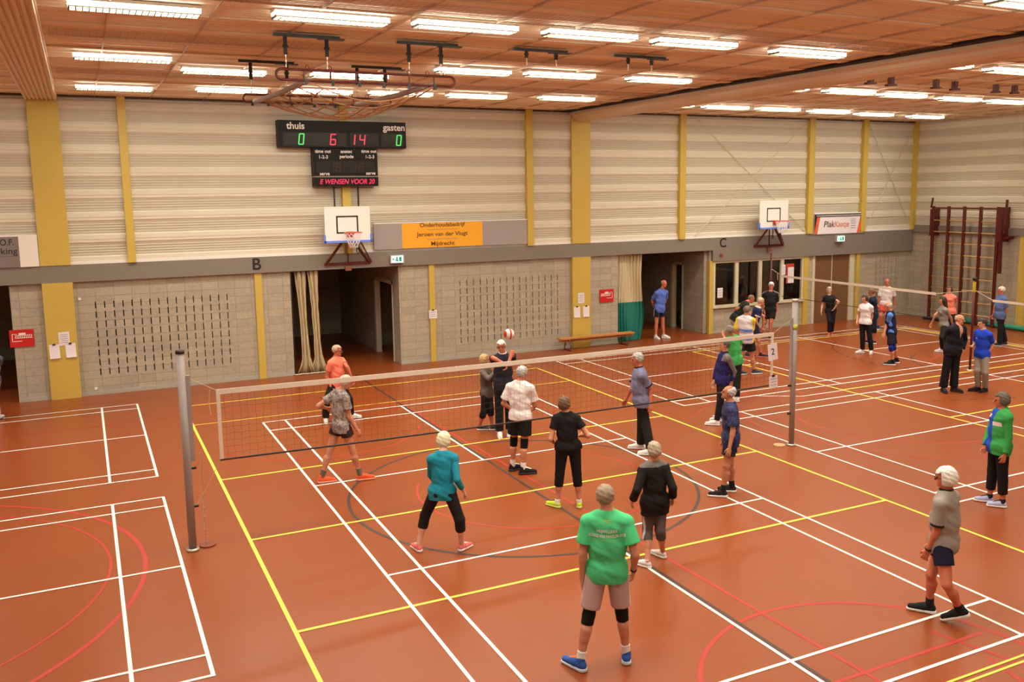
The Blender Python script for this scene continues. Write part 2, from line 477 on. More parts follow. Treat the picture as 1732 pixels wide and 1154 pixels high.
# thin bracing rods on the cladding
mb = MB()
for a, b in (((15.9, 3.25), (20.6, 7.0)), ((15.9, 7.0), (20.6, 3.25)), ((23.4, 3.25), (25.7, 7.0)), ((23.4, 7.0), (25.7, 3.25))):
    mb.cyl((a[0], Y_BACK - .07, a[1]), (b[0], Y_BACK - .07, b[1]), .013, 6)
struct(mb.build('trim_%d' % n, mat_cream)); n += 1
# baseboards
mb = MB()
for a, b in ((X_LEFT, -9.0), (-3.38, 3.0), (5.95, 13.04), (16.7, 21.08), (22.8, X_END)): mb.box(a, b, Y_BACK - .135 if False else Y_BACK - .02, Y_BACK, 0, .09)
struct(mb.build('baseboard_back', mat_base))
struct(MB().box(X_END - .02, X_END, Y_FRONT, Y_BACK, 0, .09).build('baseboard_end', mat_base))

# ---- end wall (right), left wall, gallery wall behind the camera
mb = MB()
for (za, da, ma), (zb, db, m2) in zip(pr_[:-1], pr_[1:]):
    mb.cur = 1 if (ma and m2) else 0
    mb.quad((X_END - da, Y_BACK, za), (X_END - da, Y_FRONT, za), (X_END - db, Y_FRONT, zb), (X_END - db, Y_BACK, zb))
mb.cur = 2; mb.box(X_END, X_END + .2, Y_FRONT, Y_BACK + .2, 0, 3.2)
mb.cur = 0; mb.box(X_END + .02, X_END + .2, Y_FRONT, Y_BACK + .2, 3.2, Z_CEIL + .1)
we = struct(mb.build('wall_right', [mat_clad, mat_clad_shade, mat_block_y]))
MB().box(X_END - .06, X_END + .02, 6.55, 6.95, 0, 3.1).build('yellow_pilaster', mat_yellow, we)
struct(MB().box(X_LEFT - .2, X_LEFT, Y_FRONT, Y_BACK + .2, 0, Z_CEIL + .1).build('wall_left', mat_clad))
struct(MB().box(X_LEFT, X_END, Y_FRONT - .2, Y_FRONT, 0, Z_CEIL + .1).build('wall_front', mat_clad))

# ---- the two wide beams across the hall
mb = MB(); x = -2.74
mb.box(-2.74, -2.08, Y_FRONT, Y_BACK - .13, 6.99, 7.09)
for k in range(8):
    a = -2.74 + k * .083; mb.prism([(a, Y_FRONT, 6.99), (a + .012, Y_FRONT, 6.955), (a + .052, Y_FRONT, 6.955), (a + .064, Y_FRONT, 6.99)], (0, Y_BACK - .13 - Y_FRONT, 0))
struct(mb.build('trim_%d' % n, M('ribbed_beam', ph(228, 192, 140), .5))); n += 1
MBb = MB(); poly = [(11.30, 7.09), (11.30, 6.98)]
for k in range(9):
    a = PI + k * PI / 8; poly.append((11.70 + .30 * math.cos(a), 6.95 + .17 * math.sin(a)))
poly += [(12.05, 6.98), (12.05, 7.09)]
MBb.prism([(p[0], Y_FRONT, p[1]) for p in poly], (0, Y_BACK - .13 - Y_FRONT, 0))
MB().box(11.10, 11.30, Y_FRONT, Y_BACK - .1, 7.045, 7.075).build('beam_shadow_strip', mat_dark, ce)  # solid dark strip, stands in for the shadow line beside the beam
struct(MBb.build('trim_%d' % n, M('curtain_housing', ph(215, 178, 130), .5), smooth=False)); n += 1
# dark eaves line where ceiling meets the wall
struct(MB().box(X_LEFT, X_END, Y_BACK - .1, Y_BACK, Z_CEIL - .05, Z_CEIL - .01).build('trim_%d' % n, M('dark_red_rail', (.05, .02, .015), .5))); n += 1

# ---- control-room window (four lights) and the room behind it
XW = [(16.78, 17.60), (17.74, 18.60), (18.74, 19.56), (19.70, 20.50)]
mb = MB(); yf0, yf1 = Y_BACK - .04, Y_BACK + .10
mb.box(16.68, 20.60, yf0 - .05, yf1, .84, .93).box(16.68, 20.60, yf0, yf1, 2.33, 2.42)
xs = [16.68] + [v for p in XW for v in p] + [20.60]
for k in range(0, len(xs), 2): mb.box(xs[k], xs[k + 1], yf0, yf1, .93, 2.33)
win = struct(mb.build('window_1', mat_cream))
gl = bpy.data.materials.new('glass'); gl.use_nodes = True; nt = gl.node_tree; nt.nodes.clear()
o_ = nt.nodes.new('ShaderNodeOutputMaterial'); mixs = nt.nodes.new('ShaderNodeMixShader'); tr = nt.nodes.new('ShaderNodeBsdfTransparent'); gs = nt.nodes.new('ShaderNodeBsdfGlossy')
gs.inputs['Roughness'].default_value = .03; tr.inputs['Color'].default_value = (.62, .60, .56, 1); fr = nt.nodes.new('ShaderNodeFresnel'); fr.inputs[0].default_value = 1.5
nt.links.new(fr.outputs[0], mixs.inputs[0]); nt.links.new(tr.outputs[0], mixs.inputs[1]); nt.links.new(gs.outputs[0], mixs.inputs[2]); nt.links.new(mixs.outputs[0], o_.inputs[0])
for a, b in XW: MB().box(a, b, Y_BACK + .03, Y_BACK + .04, .93, 2.33).build('pane', gl, win)
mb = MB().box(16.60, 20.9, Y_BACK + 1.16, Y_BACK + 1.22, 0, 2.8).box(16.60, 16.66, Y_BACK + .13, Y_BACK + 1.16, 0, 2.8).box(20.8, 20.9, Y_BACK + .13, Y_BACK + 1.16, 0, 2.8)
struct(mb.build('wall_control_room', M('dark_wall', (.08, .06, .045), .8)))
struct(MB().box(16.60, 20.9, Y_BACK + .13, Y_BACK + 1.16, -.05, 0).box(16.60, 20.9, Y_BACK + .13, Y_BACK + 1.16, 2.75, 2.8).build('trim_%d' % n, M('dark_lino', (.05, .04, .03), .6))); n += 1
# ---- brown double door
dr = struct(MB().box(21.08, 22.80, Y_BACK + .02, Y_BACK + .07, 0, 2.40).build('door_1', M('brown_door', ph(120, 78, 44), .5, noise=(2, .05))))
MB().box(21.925, 21.955, Y_BACK + .005, Y_BACK + .03, 0, 2.4).build('meeting_strip', mat_cream, dr)
MB().box(21.00, 21.12, Y_BACK - .03, Y_BACK + .08, 0, 2.42).box(22.76, 22.98, Y_BACK - .03, Y_BACK + .08, 0, 2.42).build('door_frame', mat_cream, dr)
MB().cyl((21.80, Y_BACK - .05, 1.05), (21.90, Y_BACK - .05, 1.05), .012, 8).cyl((21.9, Y_BACK + .02, 1.05), (21.9, Y_BACK - .05, 1.05), .012, 8).build('door_handle', mat_steel, dr)
# ================================================================== THINGS
# ---- ceiling luminaires
lamp_xy = [(-1.02, -.36), (1.28, -.67), (3.10, -.77), (5.03, -.82), (6.91, -.78), (9.35, -.64), (-.98, 4.04), (.77, 5.26), (3.06, 5.05), (5.02, 3.56),
 (6.81, 3.46), (9.12, 3.44), (12.69, -.53), (14.95, -.37), (-.96, 8.78), (1.36, 8.43), (3.15, 7.99), (5.0, 7.82), (6.85, 7.75), (9.15, 7.5),
 (12.6, 8.06), (14.6, 8.2), (16.5, 8.2), (18.6, 8.35), (20.8, 8.66), (23.3, 8.84), (12.6, 3.7), (14.8, 3.8), (16.75, 3.96), (19.0, 4.13), (21.0, 4.24)]
seen = len(lamp_xy)
for x in (9.0, 12.7, 15.0, 17.2): lamp_xy.append((x, -4.95))
lamp_xy += [(17.2, -.3), (19.4, -.3), (21.6, -.3), (23.8, -.3), (23.3, 4.3)]
lamp_xy += [(x, -5.0) for x in (-6.5, -1.0, 1.3, 3.2, 5.1, 7.0, 20.5, 23.5)] + [(x, -9.5) for x in (-9, -4, -.5, 3, 6.5, 10, 14, 18, 22)] + [(x, y) for x in (-5, -7.4, -10, -13) for y in (-.5, 4, 8.4)]
mat_lampside = M('luminaire_glow', (.9, .9, .9), .5, emit=(1, .93, .76), emit_s=LAMP_STRENGTH * .12)
mat_lampbot = M('luminaire_reflector', (.9, .88, .8), .3, emit=LAMP_COLOR, emit_s=1.2)
mat_louvre = M('louvre', (.09, .075, .05), .6)
def make_lamp():
    t = thing('ceiling_light', '', 'ceiling light', (0, 0, Z_CEIL), 0, 'ceiling lights over the hall')
    MB().box(-.74, .74, -.15, .15, -.045, -.005).build('housing', mat_white, t)
    MB().box(-.73, .73, -.146, -.132, -.100, -.040).box(-.73, .73, .136, .146, -.075, -.050).build('diffuser', mat_lampside, t)
    MB().box(-.72, .72, -.13, .13, -.052, -.045).build('reflector', mat_lampbot, t)
    g = MB().box(-.73, .73, .128, .136, -.118, -.088).box(-.73, .73, .0, .006, -.118, -.088).box(-.73, .73, -.133, -.127, -.118, -.101)
    k = -.72
    while k < .73: g.box(k - .006, k + .006, -.130, .135, -.118, -.088); k += .072
    g.build('louvre', mat_louvre, t)
    ld = bpy.data.lights.new('lamp', 'AREA'); ld.shape = 'RECTANGLE'; ld.size = 1.4; ld.size_y = .20
    ld.energy = LAMP_DOWN; ld.color = LAMP_COLOR
    lo = bpy.data.objects.new('lamp', ld); C.objects.link(lo); lo.parent = t; lo.location = (0, 0, -.056)
    return t
xs_names = {}
protoL = make_lamp()
def where_lamp(i, x, y):
    if i >= seen or y < -4:
        return None
    row = 'front row' if y < 0 else ('middle row' if y < 6 else 'row by the far wall')
    side = 'left of beam' if x < 11 else 'right of beam'
    L = [j for j in range(seen) if (lamp_xy[j][0] < 11) == (x < 11) and ((lamp_xy[j][1] < 0) == (y < 0)) and ((lamp_xy[j][1] < 6) == (y < 6))]
    L.sort(key=lambda j: lamp_xy[j][0]); k = L.index(i)
    nm = ['first', 'second', 'third', 'fourth', 'fifth', 'sixth', 'seventh'][k]
    return '%s ceiling light from the left, %s, %s' % (nm, row, side)
for i, (x, y) in enumerate(lamp_xy):
    o = protoL if i == 0 else dup(protoL)
    o.location = (x, y, Z_CEIL - .005)
    lb = where_lamp(i, x, y)
    o['label'] = lb or 'louvred ceiling light above the near half of the hall'


# ---- volleyball posts and the main net
def make_post(name, label, x, y, side):
    t = thing(name, label, 'volleyball post', (x, y, 0))
    MB().cyl((0, 0, 0), (0, 0, 2.72), .052, 20).build('pole', mat_alu, t, True)
    MB().cyl((0, 0, 2.72), (0, 0, 2.765), .058, 20).build('cap', mat_black if side > 0 else mat_steel, t, True)
    MB().cyl((0, 0, 0), (0, 0, .035), .085, 20).build('floor_collar', mat_steel, t, True)
    MB().box(.045 * side - .02, .045 * side + .055 * side + (0 if side > 0 else .02), -.03, .03, 1.25, 2.42).build('tension_rail', mat_alu, t)
    for z in (1.15, .62): MB().cyl((.04 * side, -.0, z), (.11 * side, -.0, z), .02, 10).build('clamp_knob', mat_black, t)
    MB().cyl((.2 * side, .1, 0), (.2 * side, .1, .018), .11, 20).build('floor_plate', M('floor_plate', ph(130, 50, 26) if side > 0 else ph(205, 150, 90), .5), t)
    return t
pA = make_post('volleyball_post', 'round aluminium volleyball post at the left end of the near net', -.75, 0, 1)
pB = make_post('volleyball_post', 'round aluminium volleyball post at the right end of the near net', 9.82, 0, -1)
MB().cyl((0, 0, 2.20), (0, 0, 2.30), .056, 18).build('yellow_tape', M('yellow_tape', ph(190, 185, 60), .5), pB, True)
# chain hanging by the left post
mb = MB()
for k in range(40): mb.bar((-.58, .02, 1.35 - k * .033), (-.578 + .01 * (k % 2), .02 + .01 * (k % 2), 1.325 - k * .033), .012, .012)
tag(mb.build('chain', mat_steel), 'thin chain hanging down beside the left volleyball post', 'chain')
XN0, XN1, ZN0, ZN1 = -.33, 9.33, 1.20, 2.19
net = thing('volleyball_net', 'near volleyball net with white top tape strung between the two posts', 'volleyball net', (0, 0, 0))
mat_tape = M('net_tape', ph(232, 202, 165), .7, noise=(20, .05)); mat_cord = M('net_cord', (.035, .028, .024), .8)
sag = lambda x: -.03 * math.sin(PI * (x - XN0) / (XN1 - XN0))
mb = MB(); N = 40
for k in range(N):
    a = XN0 + (XN1 - XN0) * k / N; b = XN0 + (XN1 - XN0) * (k + 1) / N
    mb._add([(a, -.006, ZN1 - .07 + sag(a)), (b, -.006, ZN1 - .07 + sag(b)), (b, -.006, ZN1 + sag(b)), (a, -.006, ZN1 + sag(a)),
             (a, .006, ZN1 - .07 + sag(a)), (b, .006, ZN1 - .07 + sag(b)), (b, .006, ZN1 + sag(b)), (a, .006, ZN1 + sag(a))],
            [(0, 1, 2, 3), (7, 6, 5, 4), (3, 2, 6, 7), (4, 5, 1, 0)])
mb.build('top_tape', mat_tape, net)
MB().box(XN0, XN0 + .05, -.005, .005, ZN0, ZN1 - .05).box(XN1 - .05, XN1, -.005, .005, ZN0, ZN1 - .05).build('side_tape', mat_tape, net)
mb = MB().tube([(XN0 + (XN1 - XN0) * k / 30, 0, ZN0 + .01 + sag(XN0 + (XN1 - XN0) * k / 30) * 1.2) for k in range(31)], .014, 6)
mb.build('bottom_cord', mat_black, net)
mb = MB(); nx = 96; r2 = random.Random(5)
for i in range(1, nx):
    x = XN0 + (XN1 - XN0) * i / nx; pts = []
    for j in range(11):
        z = ZN0 + .01 + (ZN1 - .08 - ZN0) * j / 10 + sag(x)
        pts.append((x + r2.uniform(-.008, .008), r2.uniform(-.006, .006), z))
    mb.tube(pts, .0016, 3, cap=False)
for j in range(1, 10):
    pts = []
    for i in range(0, nx + 1):
        x = XN0 + (XN1 - XN0) * i / nx; pts.append((x, r2.uniform(-.006, .006), ZN0 + .01 + (ZN1 - .08 - ZN0) * j / 10 + sag(x) + r2.uniform(-.006, .006) - .012 * (i % 2)))
    mb.tube(pts, .0016, 3, cap=False)
mb.build('mesh', mat_cord, net)
mb = MB().cyl((XN0, 0, ZN1 - .01), (-.70, 0, 2.40), .005, 5).cyl((XN1, 0, ZN1 - .01), (9.76, 0, 2.40), .005, 5).cyl((XN0, 0, ZN0), (-.66, 0, .62), .004, 5).cyl((XN1, 0, ZN0), (9.74, 0, .62), .004, 5)
mb.tube([(XN0 - .08, 0, 2.2), (XN0 - .1, .01, 2.0), (XN0 - .08, 0, 1.85)], .006, 5)
mb.build('tension_rope', M('rope', ph(205, 165, 120), .8), net)
# papers clipped on the net's right tape
def paper(name, label, c, wd, h, tilt=0, xa=(1, 0, 0), group=None, lines=0, txt=None, curl=.0, clip=False):
    t = thing(name, label, 'paper notice', c, 0, group)
    X = Vector(xa).normalized(); Z = Vector((0, 0, 1)); Nn = X.cross(Z)   # faces the hall
    ct, st = math.cos(tilt), math.sin(tilt); A = X * ct + Z * st; B = Z * ct - X * st
    mb = MB(); n = 6; vs = []
    for i in range(n + 1):
        f = i / n; off = Nn * (.002 + curl * (1 - f) ** 3)
        for s in (-.5, .5): vs.append(A * (wd * s) + B * (h * (f - .5)) + off)
    m0 = len(vs); vs2 = [v - Nn * .0012 for v in vs]
    fs = [(2 * i, 2 * i + 1, 2 * i + 3, 2 * i + 2) for i in range(n)] + [(m0 + 2 * i + 2, m0 + 2 * i + 3, m0 + 2 * i + 1, m0 + 2 * i) for i in range(n)]
    fs += [(0, m0, m0 + 1, 1), (2 * n, 2 * n + 1, m0 + 2 * n + 1, m0 + 2 * n)]
    mb._add(vs + vs2, fs); mb.build('sheet', mat_paper, t)
    if lines or txt:
        b = MB()
        for k in range(lines):
            z = h * (.36 - .72 * (k + .5) / lines)
            b.obox(B * z + Nn * .004 + A * (wd * .02 * (k % 2)), (A, B, Nn), (wd * (.36 if k % 2 == 0 else .28), .0035, .0006))
        if txt: add_text(b, txt, h * .55, Nn * .0045, A, B, bold=.002)
        b.build('print', mat_ink, t)
    if clip: MB().obox(B * (h * .5) + Nn * .008, (A, B, Nn), (.03, .018, .008)).build('clip', mat_black, t)
    return t
paper('paper_notice', 'white sheet with a large 2 hung on the right edge of the near net', (9.30, -.02, 1.83), .22, .31, .12, txt='2')
paper('paper_notice', 'small white sheet clipped below the sheet with the 2, on the near net', (9.33, -.02, 1.27), .20, .23, .06, clip=True, lines=3)

# ---- volleyball in the air
t = thing('volleyball', 'white and red volleyball in the air above the far player in dark polo', 'ball', (5.42, 3.0, 2.06))
def sphere_mb(c, r, nu=20, nv=12):
    mb = MB(); vs = []; 
    for j in range(nv + 1):
        a = PI * j / nv
        for i in range(nu): b = 2 * PI * i / nu; vs.append((c[0] + r * math.sin(a) * math.cos(b), c[1] + r * math.sin(a) * math.sin(b), c[2] + r * math.cos(a)))
    fs = [(j * nu + i, (j + 1) * nu + i, (j + 1) * nu + (i + 1) % nu, j * nu + (i + 1) % nu) for j in range(nv) for i in range(nu)]
    return mb._add(vs, fs)
mvb = bpy.data.materials.new('volleyball_panels'); mvb.use_nodes = True; nt = mvb.node_tree; b = nt.nodes['Principled BSDF']
tc = nt.nodes.new('ShaderNodeTexCoord'); wv = nt.nodes.new('ShaderNodeTexWave'); wv.inputs['Scale'].default_value = 3.2; wv.inputs['Distortion'].default_value = 1.5; wv.bands_direction = 'X'
cr = nt.nodes.new('ShaderNodeValToRGB'); cr.color_ramp.interpolation = 'CONSTANT'
cr.color_ramp.elements[0].color = (*ph(190, 40, 30), 1); cr.color_ramp.elements[1].position = .3; cr.color_ramp.elements[1].color = (*ph(238, 205, 180), 1)
nt.links.new(tc.outputs['Object'], wv.inputs['Vector']); nt.links.new(wv.outputs['Fac'], cr.inputs[0]); nt.links.new(cr.outputs[0], b.inputs['Base Color']); b.inputs['Roughness'].default_value = .5
sphere_mb((0, 0, 0), .105).build('shell', mvb, t, True)

# ---- right-hand court: dividing net running towards the viewer, its poles
XF = 18.68
def pole(name, label, x, y, h, r, mat, cat='pole'):
    t = thing(name, label, cat, (x, y, 0)); MB().cyl((0, 0, .0), (0, 0, h), r, 14).build('shaft', mat, t, True)
    MB().cyl((0, 0, 0), (0, 0, .03), .10, 16).build('foot', mat_steel, t, True); return t
pr1 = pole('net_pole', 'dark red net pole standing against the control-room window', 18.71, 10.85, 2.62, .035, mat_red_steel)
pr2 = pole('net_pole', 'dark red net pole with black knob and yellow sleeve before the wall bars', 18.66, 3.08, 2.32, .030, mat_red_steel)
MB().cyl((0, 0, 2.06), (0, 0, 2.32), .038, 12).build('yellow_sleeve', M('yellow_sleeve', ph(200, 165, 30), .5), pr2)
sphere_mb((0, 0, 2.40), .06, 12, 8).build('knob', mat_black, pr2, True)
sn = thing('badminton_net', 'far net with white top tape from the window to the dark red pole', 'net', (0, 0, 0))
MB().box(XF - .005, XF + .005, 4.26, 10.35, 1.86, 1.93).build('top_tape', mat_tape, sn)
mb = MB()
for k in range(5): mb.cyl((XF, 4.3, 1.84 - k * .15), (XF, 10.3, 1.84 - k * .15), .0012, 3)
for k in range(41): y = 4.3 + k * .15; mb.cyl((XF, y, 1.24), (XF, y, 1.88), .0012, 3)
mb.build('mesh', mat_cord, sn)
MB().cyl((XF, 4.3, 1.23), (XF, 10.3, 1.23), .008, 5).build('bottom_cord', mat_black, sn)
MB().cyl((XF, 10.35, 1.93), (18.71, 10.85, 2.10), .008, 5).cyl((XF, 4.26, 1.9), (XF, 3.1, 2.1), .006, 5).cyl((XF, 10.5, 1.96), (XF + .02, 10.5, 1.75), .012, 5).build('tension_rope', mat_cream, sn)
sn2 = thing('badminton_net', 'net tape leaving the frame on the right, past the man in blue polo', 'net', (0, 0, 0))
MB().box(XF - .005, XF + .005, -4.0, 2.55, 1.86, 1.92).build('top_tape', mat_tape, sn2)
MB().cyl((XF, 2.55, 1.9), (XF, 3.05, 2.1), .006, 5).build('tension_rope', mat_cream, sn2)
mb = MB()
for k in range(5): mb.cyl((XF, -4, 1.84 - k * .15), (XF, 2.55, 1.84 - k * .15), .0012, 3)
for k in range(44): y = -4 + k * .15; mb.cyl((XF, y, 1.24), (XF, y, 1.88), .0012, 3)
mb.build('mesh', mat_cord, sn2)

# ---- basketball hoops
def seg7(mb, x, z, h, wd, ch, y, thk, slant=.12):
    S = {'0': 'abcdef', '1': 'bc', '4': 'fgbc', '6': 'afgedc', '8': 'abcdefg', 'E': 'adefg', 'l': 'bc'}[ch]
    P = {'a': ((0, 1), (1, 1)), 'b': ((1, 1), (1, .5)), 'c': ((1, .5), (1, 0)), 'd': ((0, 0), (1, 0)), 'e': ((0, 0), (0, .5)), 'f': ((0, .5), (0, 1)), 'g': ((0, .5), (1, .5))}
    for s in S:
        (a, b), (c, d) = P[s]
        mb.bar((x + a * wd + b * slant * h, y, z + b * h), (x + c * wd + d * slant * h, y, z + d * h), thk, .004, up=(0, 1, 0))
def hoop(label, xc, zb, dx):
    yb = Y_BACK - .62
    t = thing('basketball_hoop', label, 'basketball hoop', (xc, Y_BACK - .1, zb))
    Yb = yb - (Y_BACK - .1)
    w2, h = .60, .90
    MB().box(dx - w2, dx + w2, Yb, Yb + .03, 0, h).build('backboard', mat_white, t)
    q = MB(); q.box(dx - .30, dx + .28, Yb - .002, Yb, .20, .24).box(dx - .30, dx + .28, Yb - .002, Yb, .62, .66).box(dx - .30, dx - .26, Yb - .002, Yb, .2, .66).box(dx + .24, dx + .28, Yb - .002, Yb, .2, .66)
    q.build('target_square', mat_black, t)
    MB().box(dx - w2 - .03, dx + w2 + .03, Yb - .03, Yb + .05, -.035, .02).box(dx - w2 - .04, dx - w2 + .01, Yb - .03, Yb + .05, -.035, .17).box(dx + w2 - .01, dx + w2 + .04, Yb - .03, Yb + .05, -.035, .17).build('edge_padding', M('blue_padding', ph(110, 130, 215), .6), t)
    rim = MB(); pts = [(dx + .04 + .225 * math.cos(a * PI / 12), Yb - .36 + .225 * math.sin(a * PI / 12), .235) for a in range(24)]
    rim.tube(pts, .011, 8, closed=True); rim.box(dx - .05, dx + .13, Yb - .14, Yb - .005, .225, .245); rim.box(dx - .05, dx + .13, Yb - .03, Yb - .002, .10, .25)
    mr = M('hoop_orange', ph(225, 85, 50), .4)
    rim.bar((dx - .04, Yb - .02, .12), (dx - .03, Yb - .2, .23), .015, .015).bar((dx + .12, Yb - .02, .12), (dx + .11, Yb - .2, .23), .015, .015); rim.build('rim', mr, t)
    nm = MB(); L = 6
    def np_(a, lv):
        r = .22 * (1 - .11 * lv) if lv < 5 else .10
        return (dx + .04 + r * math.cos(a), Yb - .36 + r * math.sin(a), .22 - lv * .075)
    for k in range(12):
        for s in (1, -1):
            pts = [np_(2 * PI * (k + s * lv * .5) / 12, lv) for lv in range(L)]
            nm.tube(pts, .006, 4, cap=False)
    nm.build('net', M('white_cord', ph(240, 220, 195), .8), t)
    ob = MB()
    zb0 = -.62
    ob.bar((-.62, -.02, zb0), (.62, -.02, zb0), .07, .07).bar((-.58, -.03, zb0), (dx - .10, Yb + .12, .02), .055, .055).bar((.60, -.03, zb0), (dx + .14, Yb + .12, .02), .055, .055)
    ob.bar((.02, -.02, zb0), (.02, -.02, .1), .03, .03).bar((dx - .10, Yb + .12, .02), (dx + .14, Yb + .12, .02), .06, .06).bar((.30, -.02, .1), (.66, -.02, zb0), .03, .03).bar((dx - .2, Yb + .08, 0), (dx - .2, Yb + .08, .7), .04, .04).bar((dx + .2, Yb + .08, 0), (dx + .2, Yb + .08, .7), .04, .04)
    ob.bar((dx - .2, Yb + .08, .6), (-.2, .05, .6), .03, .03).bar((dx + .2, Yb + .08, .6), (.2, .05, .6), .03, .03)
    ob.build('bracket', mat_red_steel, t)
    MB().tube([(-.12, Yb + .2, .05), (-.12, Yb + .2, -.32), (-.10, Yb + .2, -.36), (-.08, Yb + .2, -.32), (-.08, Yb + .2, .05)], .012, 6).tube([(.18, Yb + .2, .05), (.18, Yb + .2, -.3), (.21, Yb + .2, -.36), (.25, Yb + .2, -.3), (.25, Yb + .2, .05)], .012, 6).build('cable_loop', mat_black, t)
    MB().box(-.08, .08, -.08, 0, zb0 - .19, zb0 - .06).build('winch_box', M('winch', ph(130, 75, 50), .5), t)
    return t
hoop('basketball hoop with net under the electronic scoreboard', 4.51, 3.53, -.09)
hoop('basketball hoop above the control-room window, right of letter C', 18.93, 3.46, -.24)
# rails behind the scoreboard
mb = MB()
for x in (4.22, 4.86): mb.bar((x, Y_BACK - .14, 4.26), (x, Y_BACK - .14, 4.94), .035, .035)
tag(mb.build('mounting_rails', mat_black), 'pair of dark vertical rails between the scoreboard and the hoop', 'rail')

# ---- scoreboard
YS = Y_BACK - .36
sb = thing('scoreboard', 'black electronic scoreboard reading thuis and gasten with a ticker below', 'scoreboard', (4.56, Y_BACK - .2, 4.9))
def SB(m): return m
ox, oy, oz = 4.56, Y_BACK - .2, 4.9
fx = .985   # the cabinet stands a little in front of the wall
def sx(x): return (x - 4.56) * fx - .07
m_case = M('scoreboard_black', (.008, .0075, .007), .5, spec=.2)
MB().box(sx(2.86), sx(6.26), -.16, .18, 1.04, 1.72).build('main_cabinet', m_case, sb)
MB().box(sx(3.73), sx(5.44), -.16, .18, .32, 1.02).build('lower_cabinet', m_case, sb)
MB().box(sx(3.74), sx(5.44), -.18, .18, .05, .285).build('ticker_cabinet', m_case, sb)
MB().box(sx(3.73), sx(5.44), -.165, .1, .287, .318).build('divider_strip', M('strip_grey', ph(150, 120, 95), .5), sb)
m_win = M('display_window', (.016, .011, .009), .3, spec=.25)
mb = MB()
for a, b in ((2.97, 4.30), (4.36, 4.62), (4.72, 5.50), (5.56, 6.18)): mb.box(sx(a), sx(b), -.165, -.158, 1.09, 1.42)
mb.box(sx(3.80), sx(5.36), -.165, -.158, .40, .70); mb.build('display_windows', m_win, sb)
mb = MB(); yt = -.168
add_text(mb, 'thuis', .235, (sx(3.30), yt, 1.575), bold=.008); add_text(mb, 'gasten', .235, (sx(5.93), yt, 1.575), bold=.008, width=.60)
for s, x, z in (('time out', 3.98, .945), ('1-2-3', 3.98, .80), ('anatec', 4.60, .945), ('periode', 4.60, .815), ('time out', 5.21, .955), ('1-2-3', 5.23, .81), ('serve', 4.0, .375), ('serve', 5.24, .385)):
    add_text(mb, s, .118, (sx(x), yt, z), bold=.005)
mb.build('lettering', mat_white, sb)
mg_ = M('led_green', (.0, .1, .02), .5, emit=(.10, .75, .12), emit_s=1.1)
for x in (3.36, 5.98):
    mb = MB(); seg7(mb, sx(x), 1.12, .26, .115, '0', -.17, .030); mb.build('green_digit', mg_, sb)
mr_ = M('led_red', (.1, 0, 0), .5, emit=(1.0, .05, .09), emit_s=1.0)
for x, wd_, c_ in ((4.18, .13, '6'), (4.80, .02, 'l'), (4.96, .13, '4')):
    mb = MB(); seg7(mb, sx(x), 1.12, .26, wd_, c_, -.17, .030); mb.build('red_digit', mr_, sb)
mb = MB()
for x, c in ((4.12, '1'), (4.30, '8'), (4.72, '1'), (4.92, '8')): seg7(mb, sx(x) if c == '8' else sx(x), .44, .21, .11, c, -.167, .018)
mb.build('unlit_digits', M('unlit', (.032, .020, .014), .5), sb)
mb = MB(); add_text(mb, 'E WENSEN VOOR 20', .175, (sx(4.59), -.185, .165), bold=.004, width=1.46, shear=.25); mb.build('ticker_text', M('ticker_red', (.1, 0, 0), .5, emit=(1.0, .03, .12), emit_s=.9), sb)

# ---- banners on the band
YB = Y_BACK - .14
bn = thing('advertising_banner', 'long grey board with an orange lettered panel, right of the left hoop', 'banner', (7.5, YB, 3.18))
MB().box(5.25 - 7.5, 9.85 - 7.5, 0, .04, .06, .76).build('grey_board', M('banner_grey', ph(165, 145, 125), .5), bn)
MB().box(5.25 - 7.5, 9.85 - 7.5, -.01, .05, .755, .785).build('top_edge', mat_white, bn)
MB().box(6.04 - 7.5, 8.43 - 7.5, -.006, 0, .07, .75).build('orange_panel', M('banner_orange', ph(250, 165, 32), .5), bn)
x0 = 7.22 - 7.5; m_bi = M('brown_ink', ph(95, 52, 14), .6)
for s, z, wd in (('Onderhoudsbedrijf', .685, 1.34), ('Jeroen van der Vlugt', .43, 1.52), ('Mijdrecht', .165, .70)):
    mb = MB(); add_text(mb, s, .155, (x0, -.009, z), bold=.005, width=wd); mb.build('text_line', m_bi, bn)
mb = MB()
for z in (.56, .295): mb.box(x0 - .45, x0 + .45, -.009, -.006, z - .014, z + .014)
mb.build('small_print', M('pale_ink', ph(205, 140, 80), .6), bn)
# Plakkaatje
bn = thing('advertising_banner', 'small white and orange banner above the brown door, black top strip', 'banner', (22.0, YB, 3.18))
x0, x1 = 20.92 - 22, 23.22 - 22
MB().box(x0, x1, 0, .04, -.03, .70).build('board', mat_paper, bn)
mb = MB().box(x0, x1, -.006, 0, .56, .66).prism([(x0, -.004, .56), (x0 + .12, -.004, .56), (x0, -.004, 0)], (0, .004, 0)).prism([(x1, -.004, .3), (x1, -.004, 0), (x1 - .18, -.004, 0)], (0, .004, 0))
mb.build('black_panels', mat_black, bn)
mb = MB().prism([(x0 + .12, -.005, .56), (x0 + .26, -.005, .56), (x0 + .14, -.005, -.02), (x0 + .0, -.005, -.02)], (0, .005, 0)).prism([(x1 - .15, -.005, .56), (x1 - .02, -.005, .56), (x1 - .16, -.005, -.02), (x1 - .30, -.005, -.02)], (0, .005, 0))
mb.build('orange_stripes', M('banner_red_orange', ph(228, 98, 48), .5), bn)
mb = MB(); add_text(mb, 'Plak', .30, (-.42, -.009, .30), width=.50, shear=.15, bold=.003); mb.box(x0 + .05, x1 - .05, -.009, -.006, .60, .605)
for z in (.46, .39, .31, .23, .15): mb.box(.62, .85, -.009, -.006, z, z + .012)
